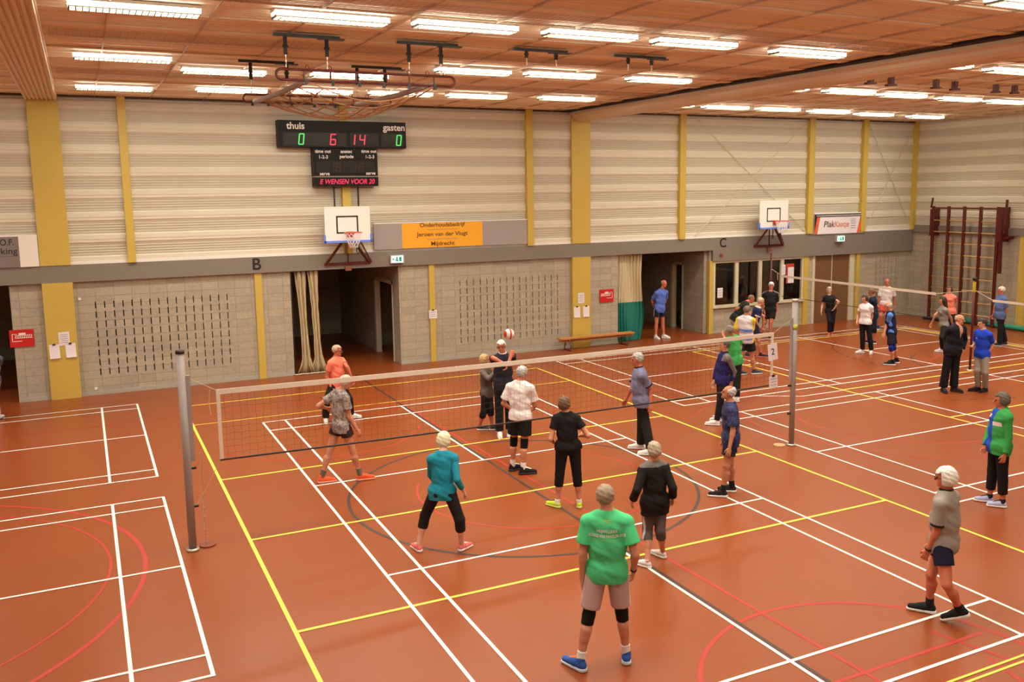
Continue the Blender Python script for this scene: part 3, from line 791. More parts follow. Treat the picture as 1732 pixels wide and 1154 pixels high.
mb.build('dark_lettering', M('dark_print', ph(90, 60, 50), .6), bn)
mb = MB(); add_text(mb, 'Kaatje', .28, (.18, -.009, .29), width=.68, shear=.15, bold=.003); mb.build('orange_lettering', M('orange_print', ph(228, 130, 85), .6), bn)
mb = MB(); add_text(mb, 'www', .05, (-.6, -.009, .61)); mb = MB().box(x0 + .08, x1 - .08, -.0095, -.0075, .595, .618); mb.build('white_small_print', mat_white, bn)
# V.O.F. board at the left edge
bn = thing('advertising_banner', 'board at the left edge with a grey lettered part and blank white part', 'banner', (-3.4, YB, 3.18))
MB().box(-2.4, .68, 0, .04, .0, .74).build('board', mat_white, bn)
MB().box(-2.4, .30, -.005, 0, .0, .70).build('grey_panel', M('panel_grey', ph(130, 110, 95), .5), bn)
mb = MB(); add_text(mb, 'V.O.F.', .20, (.0, -.008, .57), bold=.004, width=.42); add_text(mb, 'bewerking', .20, (-.17, -.008, .37), bold=.003, width=.86); mb.box(-.6, .26, -.008, -.005, .255, .262)
mb.build('lettering', mat_ink, bn)

# ---- exit signs
def exit_sign(x, label):
    t = thing('exit_sign', label, 'exit sign', (x, Y_BACK - .2, 2.86))
    MB().box(-.19, .19, -.02, .09, 0, .22).build('housing', M('sign_grey', ph(200, 180, 150), .5), t)
    MB().box(-.165, .165, -.026, -.02, .02, .20).build('lit_panel', M('exit_lit', (.5, .6, .6), .5, emit=(.55, .95, .9), emit_s=1.0), t)
    m = M('exit_green', (.02, .2, .12), .5, emit=(.02, .25, .16), emit_s=.5)
    b = MB().box(-.03, .01, -.03, -.027, .05, .17).bar((-.06, -.029, .06), (-.01, -.029, .12), .02, .003, up=(0, 1, 0)).bar((.03, -.029, .05), (-.01, -.029, .11), .02, .003, up=(0, 1, 0)).box(.05, .12, -.03, -.027, .05, .17).bar((-.14, -.029, .11), (-.07, -.029, .11), .02, .003, up=(0, 1, 0)).bar((-.14, -.029, .11), (-.11, -.029, .14), .015, .003, up=(0, 1, 0)).bar((-.14, -.029, .11), (-.11, -.029, .08), .015, .003, up=(0, 1, 0))
    b.build('running_figure', m, t)
exit_sign(5.86, 'lit emergency exit sign on the grey band, right of the left hoop')
exit_sign(22.1, 'lit emergency exit sign on the grey band above the brown door')
tag(MB().cyl((16.95, Y_BACK - .10, 2.60), (16.95, Y_BACK - .15, 2.60), .055, 14).build('alarm_button', M('alarm_red', ph(150, 50, 30), .5)), 'small dark red round alarm below letter C on the grey band', 'alarm')

# ---- red diagram signs
def red_sign(x, label, flip=1):
    t = thing('safety_sign', label, 'sign', (x, Y_BACK - .03, 1.52))
    MB().box(-.25, .25, 0, .02, -.2, .2).build('plate', M('sign_red', ph(200, 30, 22), .45), t)
    b = MB(); y = -.004
    f = flip
    b.box(-.12, .22, y, y + .004, .0, .012) if f > 0 else b.box(-.22, .12, y, y + .004, .0, .012)
    xs_ = [(-.14, .21)] if f > 0 else [(-.21, .14)]
    a, c = xs_[0]; b.box(a, c, y, y + .003, .065, .075)
    k = a
    while k < c - .02: b.bar((k, y, .0), (k + .035, y, .07), .014, .003, up=(0, 1, 0)); k += .045
    b.box(-.06 if f > 0 else -.07, .08 if f > 0 else .06, y, y + .003, .078, .125)
    e = -.2 * f
    b.box(min(e, e + .012 * f), max(e, e + .012 * f), y, y + .003, -.07, .10); b.box(min(e, 0), max(e, 0), y, y + .003, -.075, -.062); b.box(min(e, e + .1 * f), max(e, e + .1 * f), y, y + .003, .095, .107)
    b.build('diagram', mat_white, t)
red_sign(-3.21, 'red sign with white diagram on the blocks left of the left yellow column', 1)
red_sign(12.62, 'red sign with white diagram left of the green curtain', -1)
# ---- notices on columns
pz = -.128
paper('paper_notice', 'printed sheet on the left yellow column, above the two clipped sheets', (-2.34, Y_BACK - .125, 1.45), .23, .32, .02, lines=5, group=None)
paper('paper_notice', 'clipped blank sheet on the left yellow column, lower left', (-2.56, Y_BACK - .125, 1.16), .22, .33, .02, curl=.03, clip=True)
paper('paper_notice', 'clipped blank sheet on the left yellow column, lower right', (-2.22, Y_BACK - .125, 1.16), .22, .33, .03, curl=.03, clip=True)
paper('paper_notice', 'printed sheet on the yellow column behind the bench, upper one', (11.66, Y_BACK - .125, 1.52), .22, .32, 0, lines=5)
paper('paper_notice', 'clipped blank sheet behind the bench on the yellow column, lower left', (11.51, Y_BACK - .125, 1.10), .22, .33, 0, curl=.02, clip=True)
paper('paper_notice', 'clipped blank sheet behind the bench on the yellow column, lower right', (11.83, Y_BACK - .125, 1.10), .22, .33, 0, curl=.02, clip=True)
paper('paper_notice', 'small printed sheet on the narrow yellow post right of the dark doorway', (6.90, Y_BACK - .07, 1.36), .24, .24, 0, lines=3, clip=True)
paper('paper_notice', 'white sheet taped inside the leftmost window pane', (17.02, Y_BACK + .01, 1.34), .22, .33, 0, lines=3)
paper('paper_notice', 'white sheet on the window frame beside the red-edged poster', (19.68, Y_BACK - .05, 1.98), .16, .35, 0, lines=3)
pt = thing('poster', 'tall white poster with red left and top edge in the right window pane', 'poster', (20.02, Y_BACK + .01, 1.83))
MB().box(-.17, .17, 0, .01, -.34, .34).build('sheet', M('red_print', ph(190, 55, 35), .6), pt); MB().box(-.10, .165, -.006, 0, -.33, .22).build('white_field', mat_paper, pt)

# ---- gymnasium bench along the back wall
be = thing('gym_bench', 'low long wooden gym bench by the wall before the yellow column', 'bench', (12.05, 11.0, 0))
MB().box(-1.30, 1.30, -.13, .13, .345, .385).box(-1.3, 1.3, -.02, .02, .26, .345).build('seat', mat_wood, be)
for x in (-1.0, 1.0):
    b = MB(); b.tube([(x, -.12, .345), (x - .02, -.20, .18), (x, -.22, .0)], .018, 6).tube([(x, .12, .345), (x + .02, .2, .18), (x, .22, .0)], .018, 6).bar((x, -.22, .02), (x, .22, .02), .04, .03).bar((x, -.12, .33), (x, .12, .33), .04, .03)
    b.build('leg', M('bench_leg', ph(110, 50, 32), .5), be)

# ---- curtains
def curtain(label, name, x0, x1, z0, z1, splits, mats, amp=.05, y=Y_BACK - .02, fold=.11, bulge=0, cat='curtain'):
    t = thing(name, label, cat, ((x0 + x1) / 2, y, 0)); xc = (x0 + x1) / 2
    for (za, zb, m, pn) in splits:
        nu, nv = 60, 30; vs = []; 
        for j in range(nv + 1):
            z = za + (zb - za) * j / nv; f = (z - z0) / (z1 - z0)
            for i in range(nu + 1):
                u = i / nu
                wd = (x1 - x0) * (1 + bulge * math.sin(PI * min(1, f * 1.6)) * .0 + (bulge if f < .45 else 0) * math.sin(PI * f / .45))
                x = -wd / 2 + wd * u + .02 * math.sin(9 * f + 5 * u)
                yy = amp * math.sin(2 * PI * (x1 - x0) * u / fold + 1.3 * math.sin(4 * f)) * (.6 + .4 * math.sin(7 * u + 3 * f)) - .03 * math.sin(PI * f)
                vs.append((x, yy, z))
        fs = [(j * (nu + 1) + i, j * (nu + 1) + i + 1, (j + 1) * (nu + 1) + i + 1, (j + 1) * (nu + 1) + i) for j in range(nv) for i in range(nu)]
        n0 = len(vs); vs += [(a, b + .006, c) for a, b, c in vs]
        fs += [tuple(n0 + k for k in reversed(f)) for f in fs]
        mb = MB(); mb._add(vs, fs); mb.build(pn, m, t, True)
    return t
m_gc = M('green_canvas', ph(24, 112, 88), .55, noise=(5, .15)); m_cc = M('cream_netting', ph(205, 175, 125), .8, noise=(25, .2))
curtain('divider curtain, cream netting above green canvas, at the right opening', 'divider_curtain', 13.08, 14.0, .02, 2.74,
        [(1.25, 2.74, m_cc, 'cream_netting'), (.02, 1.25, m_gc, 'green_canvas')], None, amp=.06, y=Y_BACK + .12, bulge=.10)
# bundled cream nets hanging in the left opening
bt = thing('hanging_net', 'two bundled cream nets hanging in the dark left opening', 'net', (3.32, Y_BACK + .05, 0))
def bundle(xa, xb, name):
    mb = MB(); rr = random.Random(int(xa * 100))
    for k in range(16):
        u = k / 15; xt = xa + (xb - xa) * u; pts = []
        for j in range(15):
            f = j / 14; z = 2.74 * (1 - f) + .03
            nar = 1 - .45 * math.sin(PI * min(1, f * .9))
            x = (xa + xb) / 2 + (xt - (xa + xb) / 2) * nar + .08 * f - 3.32 + rr.uniform(-.012, .012)
            if f > .9: x += (u - .5) * .5 * (f - .9) * 10 * .5
            y = .05 * math.sin(u * 14) + rr.uniform(-.015, .015)
            pts.append((x, y, z))
        mb.tube(pts, .016, 5)
    mb.build(name, M('cream_net', ph(205, 170, 118), .85, noise=(30, .25)), bt, True)
bundle(3.13, 3.42, 'net_bundle'); bundle(3.46, 3.74, 'net_bundle')
mb = MB()
for k in range(9): mb.tube([(-.35 + k * .09, -.08, .015), (-.30 + k * .09, -.2 + .02 * (k % 3), .03), (-.2 + k * .09, -.1, .015)], .016, 5)
mb.build('trailing_hem', M('cream_hem', ph(225, 200, 160), .85), bt, True)

# rolled mat glimpsed in the equipment room
mr2 = thing('rolled_canvas', 'heap of rolled yellowish canvas in the dark equipment room', 'canvas roll', (17.25, 13.5, 0))
MB().tube([(-.3, 0, .16), (0, .03, .17), (.3, 0, .15)], .16, 14).tube([(-.28, .05, .42), (0, .02, .44), (.28, .06, .40)], .12, 14).build('rolls', M('old_canvas', ph(150, 125, 60), .8), mr2, True)

# ---- hanging gymnastics frames with ceiling rails, straps and the slung net
m_strap = M('black_strap', (.015, .012, .012), .7); m_rail = M('rail_grey', ph(170, 150, 120), .4, metal=.3)
def rail(name, label, xa, xb, y, xs, zlow, chain=None):
    t = thing(name, label, 'ceiling bracket', ((xa + xb) / 2, y, Z_CEIL - .035)); xc = (xa + xb) / 2
    MB().box(xa - xc, xb - xc, -.07, .07, -.03, 0).build('plate', m_rail, t)
    MB().box(xa - xc - .02, xb - xc, -.09, -.065, -.045, .0).box(xb - xc - .3, xb - xc + .08, -.06, .06, -.045, -.028).build('dark_edge', mat_black, t)
    for x in xs:
        z2 = zlow - (Z_CEIL - .035)
        s = MB().box(x - xc - .028, x - xc + .028, -.008, .008, z2 * .62, -.03).box(x - xc - .04, x - xc + .04, -.014, .014, z2 * .40, z2 * .33); s.build('strap', m_strap, t)
        c = MB(); zz = z2 * .62; k = 0
        while zz > z2 + .01: c.bar((x - xc + (.008 if k % 2 else 0), 0, zz), (x - xc, .008 if k % 2 else 0, zz - .035), .012, .012); zz -= .035; k += 1
        c.build('chain', mat_steel, t)
    return t
rail('ceiling_bracket', 'grey ceiling bracket with two straps holding the left of the near hanging frame', .86, 1.80, 1.0, (1.02, 1.62), 6.60)
rail('ceiling_bracket', 'grey ceiling bracket with two straps holding the right of the near hanging frame', 2.70, 3.66, 1.0, (2.88, 3.40), 6.58)
rail('ceiling_bracket', 'ceiling bracket with two straps at the left of the rear hanging frame', .82, 1.74, 3.9, (1.01, 1.62), 6.55)
rail('ceiling_bracket', 'ceiling bracket with two straps at the right of the rear hanging frame', 2.78, 3.70, 3.9, (2.88, 3.40), 6.52)
rail('ceiling_bracket', 'empty ceiling bracket with two short straps, left of the two right of the frames', 4.62, 5.58, .95, (4.86, 5.40), 6.84)
rail('ceiling_bracket', 'empty ceiling bracket with two short straps, farthest right before the beam', 6.50, 7.52, .95, (6.80, 7.28), 6.84)
def stadium(name, label, x0, x1, y, z, dy, dz, rungs):
    t = thing(name, label, 'gymnastics rig', ((x0 + x1) / 2, y, z)); xc = (x0 + x1) / 2; pts = []
    hz = dz / 2
    for k in range(9): a = PI / 2 + PI * k / 8; pts.append((x0 - xc + hz + hz * math.cos(a), 0, hz * math.sin(a)))
    for k in range(9): a = -PI / 2 + PI * k / 8; pts.append((x1 - xc - hz + hz * math.cos(a), 0, hz * math.sin(a)))
    MB().tube(pts, .019, 8, closed=True).build('tube_loop', mat_red_steel, t, True)
    b = MB()
    for x in rungs: b.cyl((x - xc, 0, -hz), (x - xc, 0, hz), .014, 6)
    b.build('rungs', mat_red_steel, t)
    b = MB()
    for x in (x0 + .16, x0 + .45, x0 + .78, x1 - .75, x1 - .45, x1 - .16): b.tube([(x - xc - .02, 0, hz), (x - xc - .025, 0, hz + .05), (x - xc, 0, hz + .075), (x - xc + .025, 0, hz + .05), (x - xc + .02, 0, hz)], .006, 5)
    b.build('eyelets', mat_red_steel, t)
    for k, x in enumerate([x0 + .42, x0 + .82, x0 + 1.22, x0 + 1.6, x0 + 2.0, x1 - .33] + ([x0 + .15] if y > 2 else [])):
        MB().box(x - xc - .022, x - xc + .022, -.022, .022, -hz - .06, -hz + .02).build('clip', mat_black, t)
    return t
stadium('gymnastics_rig', 'near dark red tubular frame hung flat below the ceiling', .87, 3.62, 1.0, 6.50, 0, .15, (1.27, 1.66, 2.04, 2.52, 2.88, 3.28))
stadium('gymnastics_rig', 'rear dark red tubular frame hung behind the near one, over the scoreboard', .86, 3.50, 3.9, 6.43, 0, .13, (1.27, 1.66, 2.04, 2.42, 2.80))
# slung climbing net between the frames
sn3 = thing('climbing_net', 'tan rope climbing net slung in a loop between the hanging frames', 'climbing net', (2.2, 2.4, 6.4))
mb = MB()
def cn(u, v):   # u along x, v from near (0) to far (1)
    x = 1.30 + 1.98 * u + (v * -.25) * (1 - u); y = 1.0 + 2.9 * v
    z = 6.42 - .30 * math.sin(PI * u) * (1 - .25 * abs(v - .5)) - .12 * math.sin(PI * v)
    return (x - 2.2, y - 2.4, z - 6.4)
for i in range(0, 9): mb.tube([cn(i / 8, v / 12) for v in range(13)], .010, 5)
for j in range(0, 8): mb.tube([cn(u / 16, j / 7) for u in range(17)], .010, 5)
mb.build('ropes', M('tan_rope', ph(185, 125, 75), .8), sn3, True)
mb = MB()
mb.tube([(1.34 - 2.2, 1.0 - 2.4, .04), (1.20 - 2.2, 2.4 - 2.4, -.02), (1.05 - 2.2, 3.9 - 2.4, -.03)], .045, 8)
mb.tube([(3.26 - 2.2, 1.0 - 2.4, .04), (3.05 - 2.2, 1.9 - 2.4, -.02), (2.75 - 2.2, 3.6 - 2.4, -.06)], .045, 8)
mb.build('rolled_edges', M('grey_wrap', ph(160, 130, 105), .8, noise=(12, .3)), sn3, True)
# swivel mounts under the right-hand ceiling
for k, (x, y) in enumerate(((13.07, 1.50), (13.75, 1.58), (15.16, 1.62), (15.85, 1.70), (17.30, 1.76), (17.90, 1.72))):
    t = thing('ceiling_pulley', 'dark red ceiling pulley, %s of the six under the right-hand ceiling from the left' % ['first', 'second', 'third', 'fourth', 'fifth', 'sixth'][k], 'pulley', (x, y, Z_CEIL - .02), 0, 'dark red ceiling pulleys')
    MB().box(-.05, .05, -.05, .05, -.15, 0).build('block', mat_red_steel, t)
    MB().bar((-.19, -.05, -.185), (.19, .05, -.155), .07, .045).build('arm', mat_red_steel, t)
# small ceiling hooks
for k, (x, y) in enumerate(((8.9, -.0 + 1.0), (9.6, 2.0))):
    pass

# ---- wall bars on the end wall
wbz = thing('wall_bars', 'tall dark red climbing wall bars with wooden rungs on the end wall', 'wall bars', (X_END - .1, 8.8, 0))
ys = [10.12, 9.48, 8.84, 8.20, 7.55]
for y in ys: MB().box(-.32, -.26, y - 8.8 - .05, y - 8.8 + .05, 0, 4.06).build('upright', mat_red_steel, wbz)
MB().box(-.31, -.27, 7.55 - 8.8, 10.12 - 8.8, 3.96, 4.02).build('top_rail', mat_red_steel, wbz)
m_r = M('rung_wood', ph(205, 150, 80), .5)
for z in (.35, .77, 1.17, 1.57, 1.97, 2.36, 2.76, 3.16, 3.56): MB().cyl((-.29, 7.55 - 8.8, z), (-.29, 10.12 - 8.8, z), .019, 8).build('rung', m_r, wbz, True)
mb = MB()
mb.box(-.34, .08, 10.14 - 8.8, 10.22 - 8.8, 3.0, 3.95).bar((-.3, 10.22 - 8.8, 4.0), (-.3, 10.16 - 8.8, 4.35), .05, .05)
mb.build('hinge_bracket', mat_red_steel, wbz)
mb = MB()
mb.box(-.34, .08, 7.38 - 8.8, 7.50 - 8.8, 2.9, 4.05).bar((-.3, 7.30 - 8.8, 3.2), (-.3, 7.24 - 8.8, 4.3), .06, .06).bar((-.25, 7.44 - 8.8, 2.9), (-.25, 7.42 - 8.8, 1.85), .10, .08).box(-.2, .08, 7.2 - 8.8, 7.5 - 8.8, 3.0, 3.1)
mb.build('hinge_bracket', mat_red_steel, wbz)
tag(MB().cyl((25.62, 6.0, .09), (25.62, 9.4, .09), .085, 12).build('rolled_mat', M('green_roll', ph(30, 130, 92), .6), smooth=True), 'long green roll lying along the foot of the end wall', 'rolled mat')
tag(MB().box(25.2, 25.44, 9.5, 10.15, 0, .09).build('flat_bag', mat_black), 'flat dark bag on the floor left of the green roll', 'bag')
# small white wall sockets
for k, (x, z, lb) in enumerate(((-1.95, 2.30, 'small white wall button high right of the left yellow column'), (-1.75, .10, 'small white floor-level socket right of the left yellow column'))):
    tag(MB().box(x - .03, x + .03, Y_BACK - .03, Y_BACK, z + .03, z + .09).build('wall_socket', mat_white), lb, 'socket')
# ================================================================== PEOPLE (signed-distance figures turned into smooth meshes)
f32 = np.float32
V = lambda p: np.array(p, dtype=np.float64)
def unit(v): return v / (np.linalg.norm(v) + 1e-9)

class Field:
    def __init__(s, lo, hi, h):
        s.lo = V(lo) - 3 * h; s.h = h
        s.n = np.ceil((V(hi) + 3 * h - s.lo) / h).astype(int) + 1
        s.F = np.full(s.n, 1.0, f32)
        s.ax = [(s.lo[i] + h * np.arange(s.n[i])).astype(f32) for i in range(3)]
    def sl(s, a, b):
        i0 = np.clip(np.floor((V(a) - s.lo) / s.h).astype(int), 0, s.n - 1); i1 = np.clip(np.ceil((V(b) - s.lo) / s.h).astype(int) + 1, 1, s.n)
        return tuple(slice(int(p), int(max(q, p + 1))) for p, q in zip(i0, i1))
    def grid(s, S): return s.ax[0][S[0]][:, None, None], s.ax[1][S[1]][None, :, None], s.ax[2][S[2]][None, None, :]
    def put(s, S, d, k):
        A = s.F[S]
        if k > 0:
            hh = np.clip(.5 + .5 * (A - d) / k, 0, 1); s.F[S] = A + (d - A) * hh - k * hh * (1 - hh)
        else: s.F[S] = np.minimum(A, d)
    def cone(s, a, b, ra, rb, k=.02, cut=None, flat=None):
        a = V(a); b = V(b); m = max(ra, rb) + k + .02
        S = s.sl(np.minimum(a, b) - m, np.maximum(a, b) + m); X, Y, Z = s.grid(S)
        ab = b - a; L = float(ab @ ab) + 1e-9
        t = np.clip(((X - a[0]) * ab[0] + (Y - a[1]) * ab[1] + (Z - a[2]) * ab[2]) / L, 0, 1).astype(f32)
        dx = X - a[0] - t * ab[0]; dy = Y - a[1] - t * ab[1]; dz = Z - a[2] - t * ab[2]
        if flat is not None:   # squash along a direction
            n, q = flat; w = dx * n[0] + dy * n[1] + dz * n[2]; r2 = dx * dx + dy * dy + dz * dz + w * w * (q * q - 1)
            d = np.sqrt(np.maximum(r2, 0)) - (ra + (rb - ra) * t)
        else: d = np.sqrt(dx * dx + dy * dy + dz * dz) - (ra + (rb - ra) * t)
        if cut is not None:
            for (p, n) in cut: d = np.maximum(d, (X - p[0]) * n[0] + (Y - p[1]) * n[1] + (Z - p[2]) * n[2])
        s.put(S, d, k); return s
    def ell(s, c, axes, r, k=.02):
        c = V(c); r = V(r); m = max(r) + k + .02; S = s.sl(c - m, c + m); X, Y, Z = s.grid(S)
        X = X - c[0]; Y = Y - c[1]; Z = Z - c[2]; q0 = 0; q1 = 0
        for a, rr in zip(axes, r):
            w = (X * a[0] + Y * a[1] + Z * a[2]); q0 = q0 + (w / rr) ** 2; q1 = q1 + (w / rr ** 2) ** 2
        k0 = np.sqrt(q0); d = k0 * (k0 - 1) / np.sqrt(q1 + 1e-9)
        s.put(S, d.astype(f32), k); return s
    def plane(s, p, n):
        X, Y, Z = s.grid((slice(None),) * 3); s.F = np.maximum(s.F, ((X - p[0]) * n[0] + (Y - p[1]) * n[1] + (Z - p[2]) * n[2]).astype(f32)); return s
    def sub_sphere(s, c, r):
        X, Y, Z = s.grid((slice(None),) * 3); s.F = np.maximum(s.F, (r - np.sqrt((X - c[0]) ** 2 + (Y - c[1]) ** 2 + (Z - c[2]) ** 2)).astype(f32)); return s
    def sub_planes(s, pn):
        """remove the region where every plane value is below zero"""
        X, Y, Z = s.grid((slice(None),) * 3); d = None
        for p, n in pn:
            e = ((X - p[0]) * n[0] + (Y - p[1]) * n[1] + (Z - p[2]) * n[2]); d = e if d is None else np.maximum(d, e)
        s.F = np.maximum(s.F, (-d).astype(f32)); return s
    def folds(s, amp, sc, ph=0.0):
        X, Y, Z = s.grid((slice(None),) * 3)
        s.F = s.F + (amp * (np.sin(X * sc + Z * sc * .6 + ph) * np.sin(Y * sc * .9 - Z * sc * .5 + ph * 2) + .6 * np.sin(Z * sc * 1.7 + X * sc * .8 + ph))).astype(f32); return s
    def mesh(s):
        F = s.F; h = s.h; neg = F < 0
        c = [neg[a:F.shape[0] - 1 + a, b:F.shape[1] - 1 + b, d:F.shape[2] - 1 + d] for a in (0, 1) for b in (0, 1) for d in (0, 1)]
        any_ = c[0].copy(); all_ = c[0].copy()
        for q in c[1:]: any_ |= q; all_ &= q
        act = any_ & ~all_; ii = np.argwhere(act)
        if len(ii) == 0: return np.zeros((0, 3)), np.zeros((0, 4), int)
        idx = np.full(act.shape, -1, np.int64); idx[act] = np.arange(len(ii))
        acc = np.zeros((len(ii), 3)); cnt = np.zeros(len(ii))
        cor = [(a, b, d) for a in (0, 1) for b in (0, 1) for d in (0, 1)]
        val = {q: F[ii[:, 0] + q[0], ii[:, 1] + q[1], ii[:, 2] + q[2]].astype(np.float64) for q in cor}
        for q in cor:
            for ax in range(3):
                if q[ax] == 0:
                    r = list(q); r[ax] = 1; r = tuple(r); A = val[q]; B = val[r]; m = (A < 0) != (B < 0)
                    t = np.where(m, A / np.where(np.abs(A - B) < 1e-9, 1, A - B), 0)
                    for j in range(3): acc[:, j] += np.where(m, q[j] + (t if j == ax else 0), 0)
                    cnt += m
        vs = s.lo + (ii + acc / cnt[:, None]) * h
        quads = []
        for ax in range(3):
            o1, o2 = [(1, 2), (2, 0), (0, 1)][ax]
            sl0 = [slice(None)] * 3; sl1 = [slice(None)] * 3; sl0[ax] = slice(0, -1); sl1[ax] = slice(1, None)
            A = neg[tuple(sl0)]; B = neg[tuple(sl1)]; e = np.argwhere(A != B)
            ok = (e[:, o1] > 0) & (e[:, o2] > 0) & (e[:, o1] < F.shape[o1] - 1) & (e[:, o2] < F.shape[o2] - 1); e = e[ok]
            def cell(d1, d2):
                q = e.copy(); q[:, o1] -= d1; q[:, o2] -= d2; return idx[q[:, 0], q[:, 1], q[:, 2]]
            Q = np.stack([cell(1, 1), cell(0, 1), cell(0, 0), cell(1, 0)], 1)
            fl_ = A[e[:, 0], e[:, 1], e[:, 2]]
            Q[~fl_] = Q[~fl_][:, ::-1]; quads.append(Q)
        Q = np.concatenate(quads); Q = Q[(Q >= 0).all(1)]
        return vs, Q

def np_mesh(name, parts, mats, parent, smooth=True, mat_of=None):
    """parts: list of (verts, quads, material index)"""
    vs = np.concatenate([p[0] for p in parts]); fs = []; mi = []; o = 0
    for v, q, m in parts:
        fs.append(q + o); mi += [m] * len(q); o += len(v)
    fs = np.concatenate(fs)
    me = bpy.data.meshes.new(name)
    me.vertices.add(len(vs)); me.vertices.foreach_set('co', vs.astype(f32).ravel())
    me.loops.add(len(fs) * 4); me.loops.foreach_set('vertex_index', fs.astype(np.int32).ravel())
    me.polygons.add(len(fs)); me.polygons.foreach_set('loop_start', np.arange(0, len(fs) * 4, 4, dtype=np.int32))
    if not isinstance(mats, (list, tuple)): mats = [mats]
    for m in mats: me.materials.append(m)
    if len(mats) > 1: me.polygons.foreach_set('material_index', np.array(mi, np.int32))
    me.polygons.foreach_set('use_smooth', np.ones(len(fs), bool))
    me.update(calc_edges=True)
    return link(name, me, parent)

# ---- hand template: wrist at the origin, fingers along -z, palm towards +x, thumb towards +y
def hand_template(h=.0035):
    F = Field((-.05, -.06, -.21), (.08, .09, .05), h); I = np.eye(3)
    F.cone((0, 0, .035), (0, 0, -.015), .027, .024, .01)
    F.ell((.002, 0, -.048), I, (.0165, .039, .050), .012)
    F.ell((.008, .022, -.035), I, (.018, .020, .030), .01)
    for y, L, sp in ((.030, .070, .05), (.010, .078, .01), (-.010, .073, -.03), (-.029, .058, -.08)):
        p = V((.002, y, -.083)); a = .15; seg = (.45, .30, .25); r = .0098
        for q, l in enumerate(seg):
            a += (.22, .42, .35)[q]; d = V((math.sin(a), sp, -math.cos(a))); n = p + unit(d) * L * l
            F.cone(p, n, r, r * .92, .003); p = n; r *= .92
    F.cone((.006, .030, -.030), (.016, .052, -.055), .013, .011, .006)
    F.cone((.016, .052, -.055), (.026, .056, -.082), .011, .009, .003)
    return F.mesh()
HAND = hand_template()
HAND_C = hand_template(.006)

# ---- shoe template: heel behind, toe along +y, sole on z = 0, ankle above (0, -.035)
def shoe_templates():
    I = np.eye(3)
    F = Field((-.08, -.13, -.01), (.08, .22, .16), .006)
    F.cone((0, -.065, .052), (0, .02, .055), .040, .042, .02).cone((0, .02, .050), (.0, .155, .036), .042, .032, .02)
    F.cone((0, -.045, .06), (0, -.045, .105), .043, .040, .015).cone((0, 0, .075), (0, .07, .062), .034, .026, .02)
    F.plane((0, 0, .022), (0, 0, -1)); F.plane((0, 0, .118), (0, .25, 1))
    up = F.mesh()
    F = Field((-.08, -.14, -.01), (.08, .23, .06), .005)
    F.cone((0, -.065, .014), (0, .03, .014), .047, .043, .01).cone((0, .03, .014), (0, .155, .014), .043, .040, .01)
    F.plane((0, 0, .031), (0, .03, 1)); F.plane((0, 0, 0.0), (0, 0, -1))
    so = F.mesh()
    F = Field((-.04, -.03, .02), (.04, .12, .13), .006)
    F.cone((0, .0, .105), (0, .085, .072), .020, .018, .01)
    tg = F.mesh()
    return up, so, tg
SHOE_UP, SHOE_SOLE, SHOE_TONGUE = shoe_templates()

_sk = {}
def skin(tone='mid'):
    if tone not in _sk:
        c = {'mid': (206, 132, 92), 'light': (226, 158, 118), 'ruddy': (204, 112, 76), 'tan': (188, 116, 76)}[tone]
        _sk[tone] = M('skin', ph(*c), .55, noise=(22, .07), spec=.3)
    return _sk[tone]

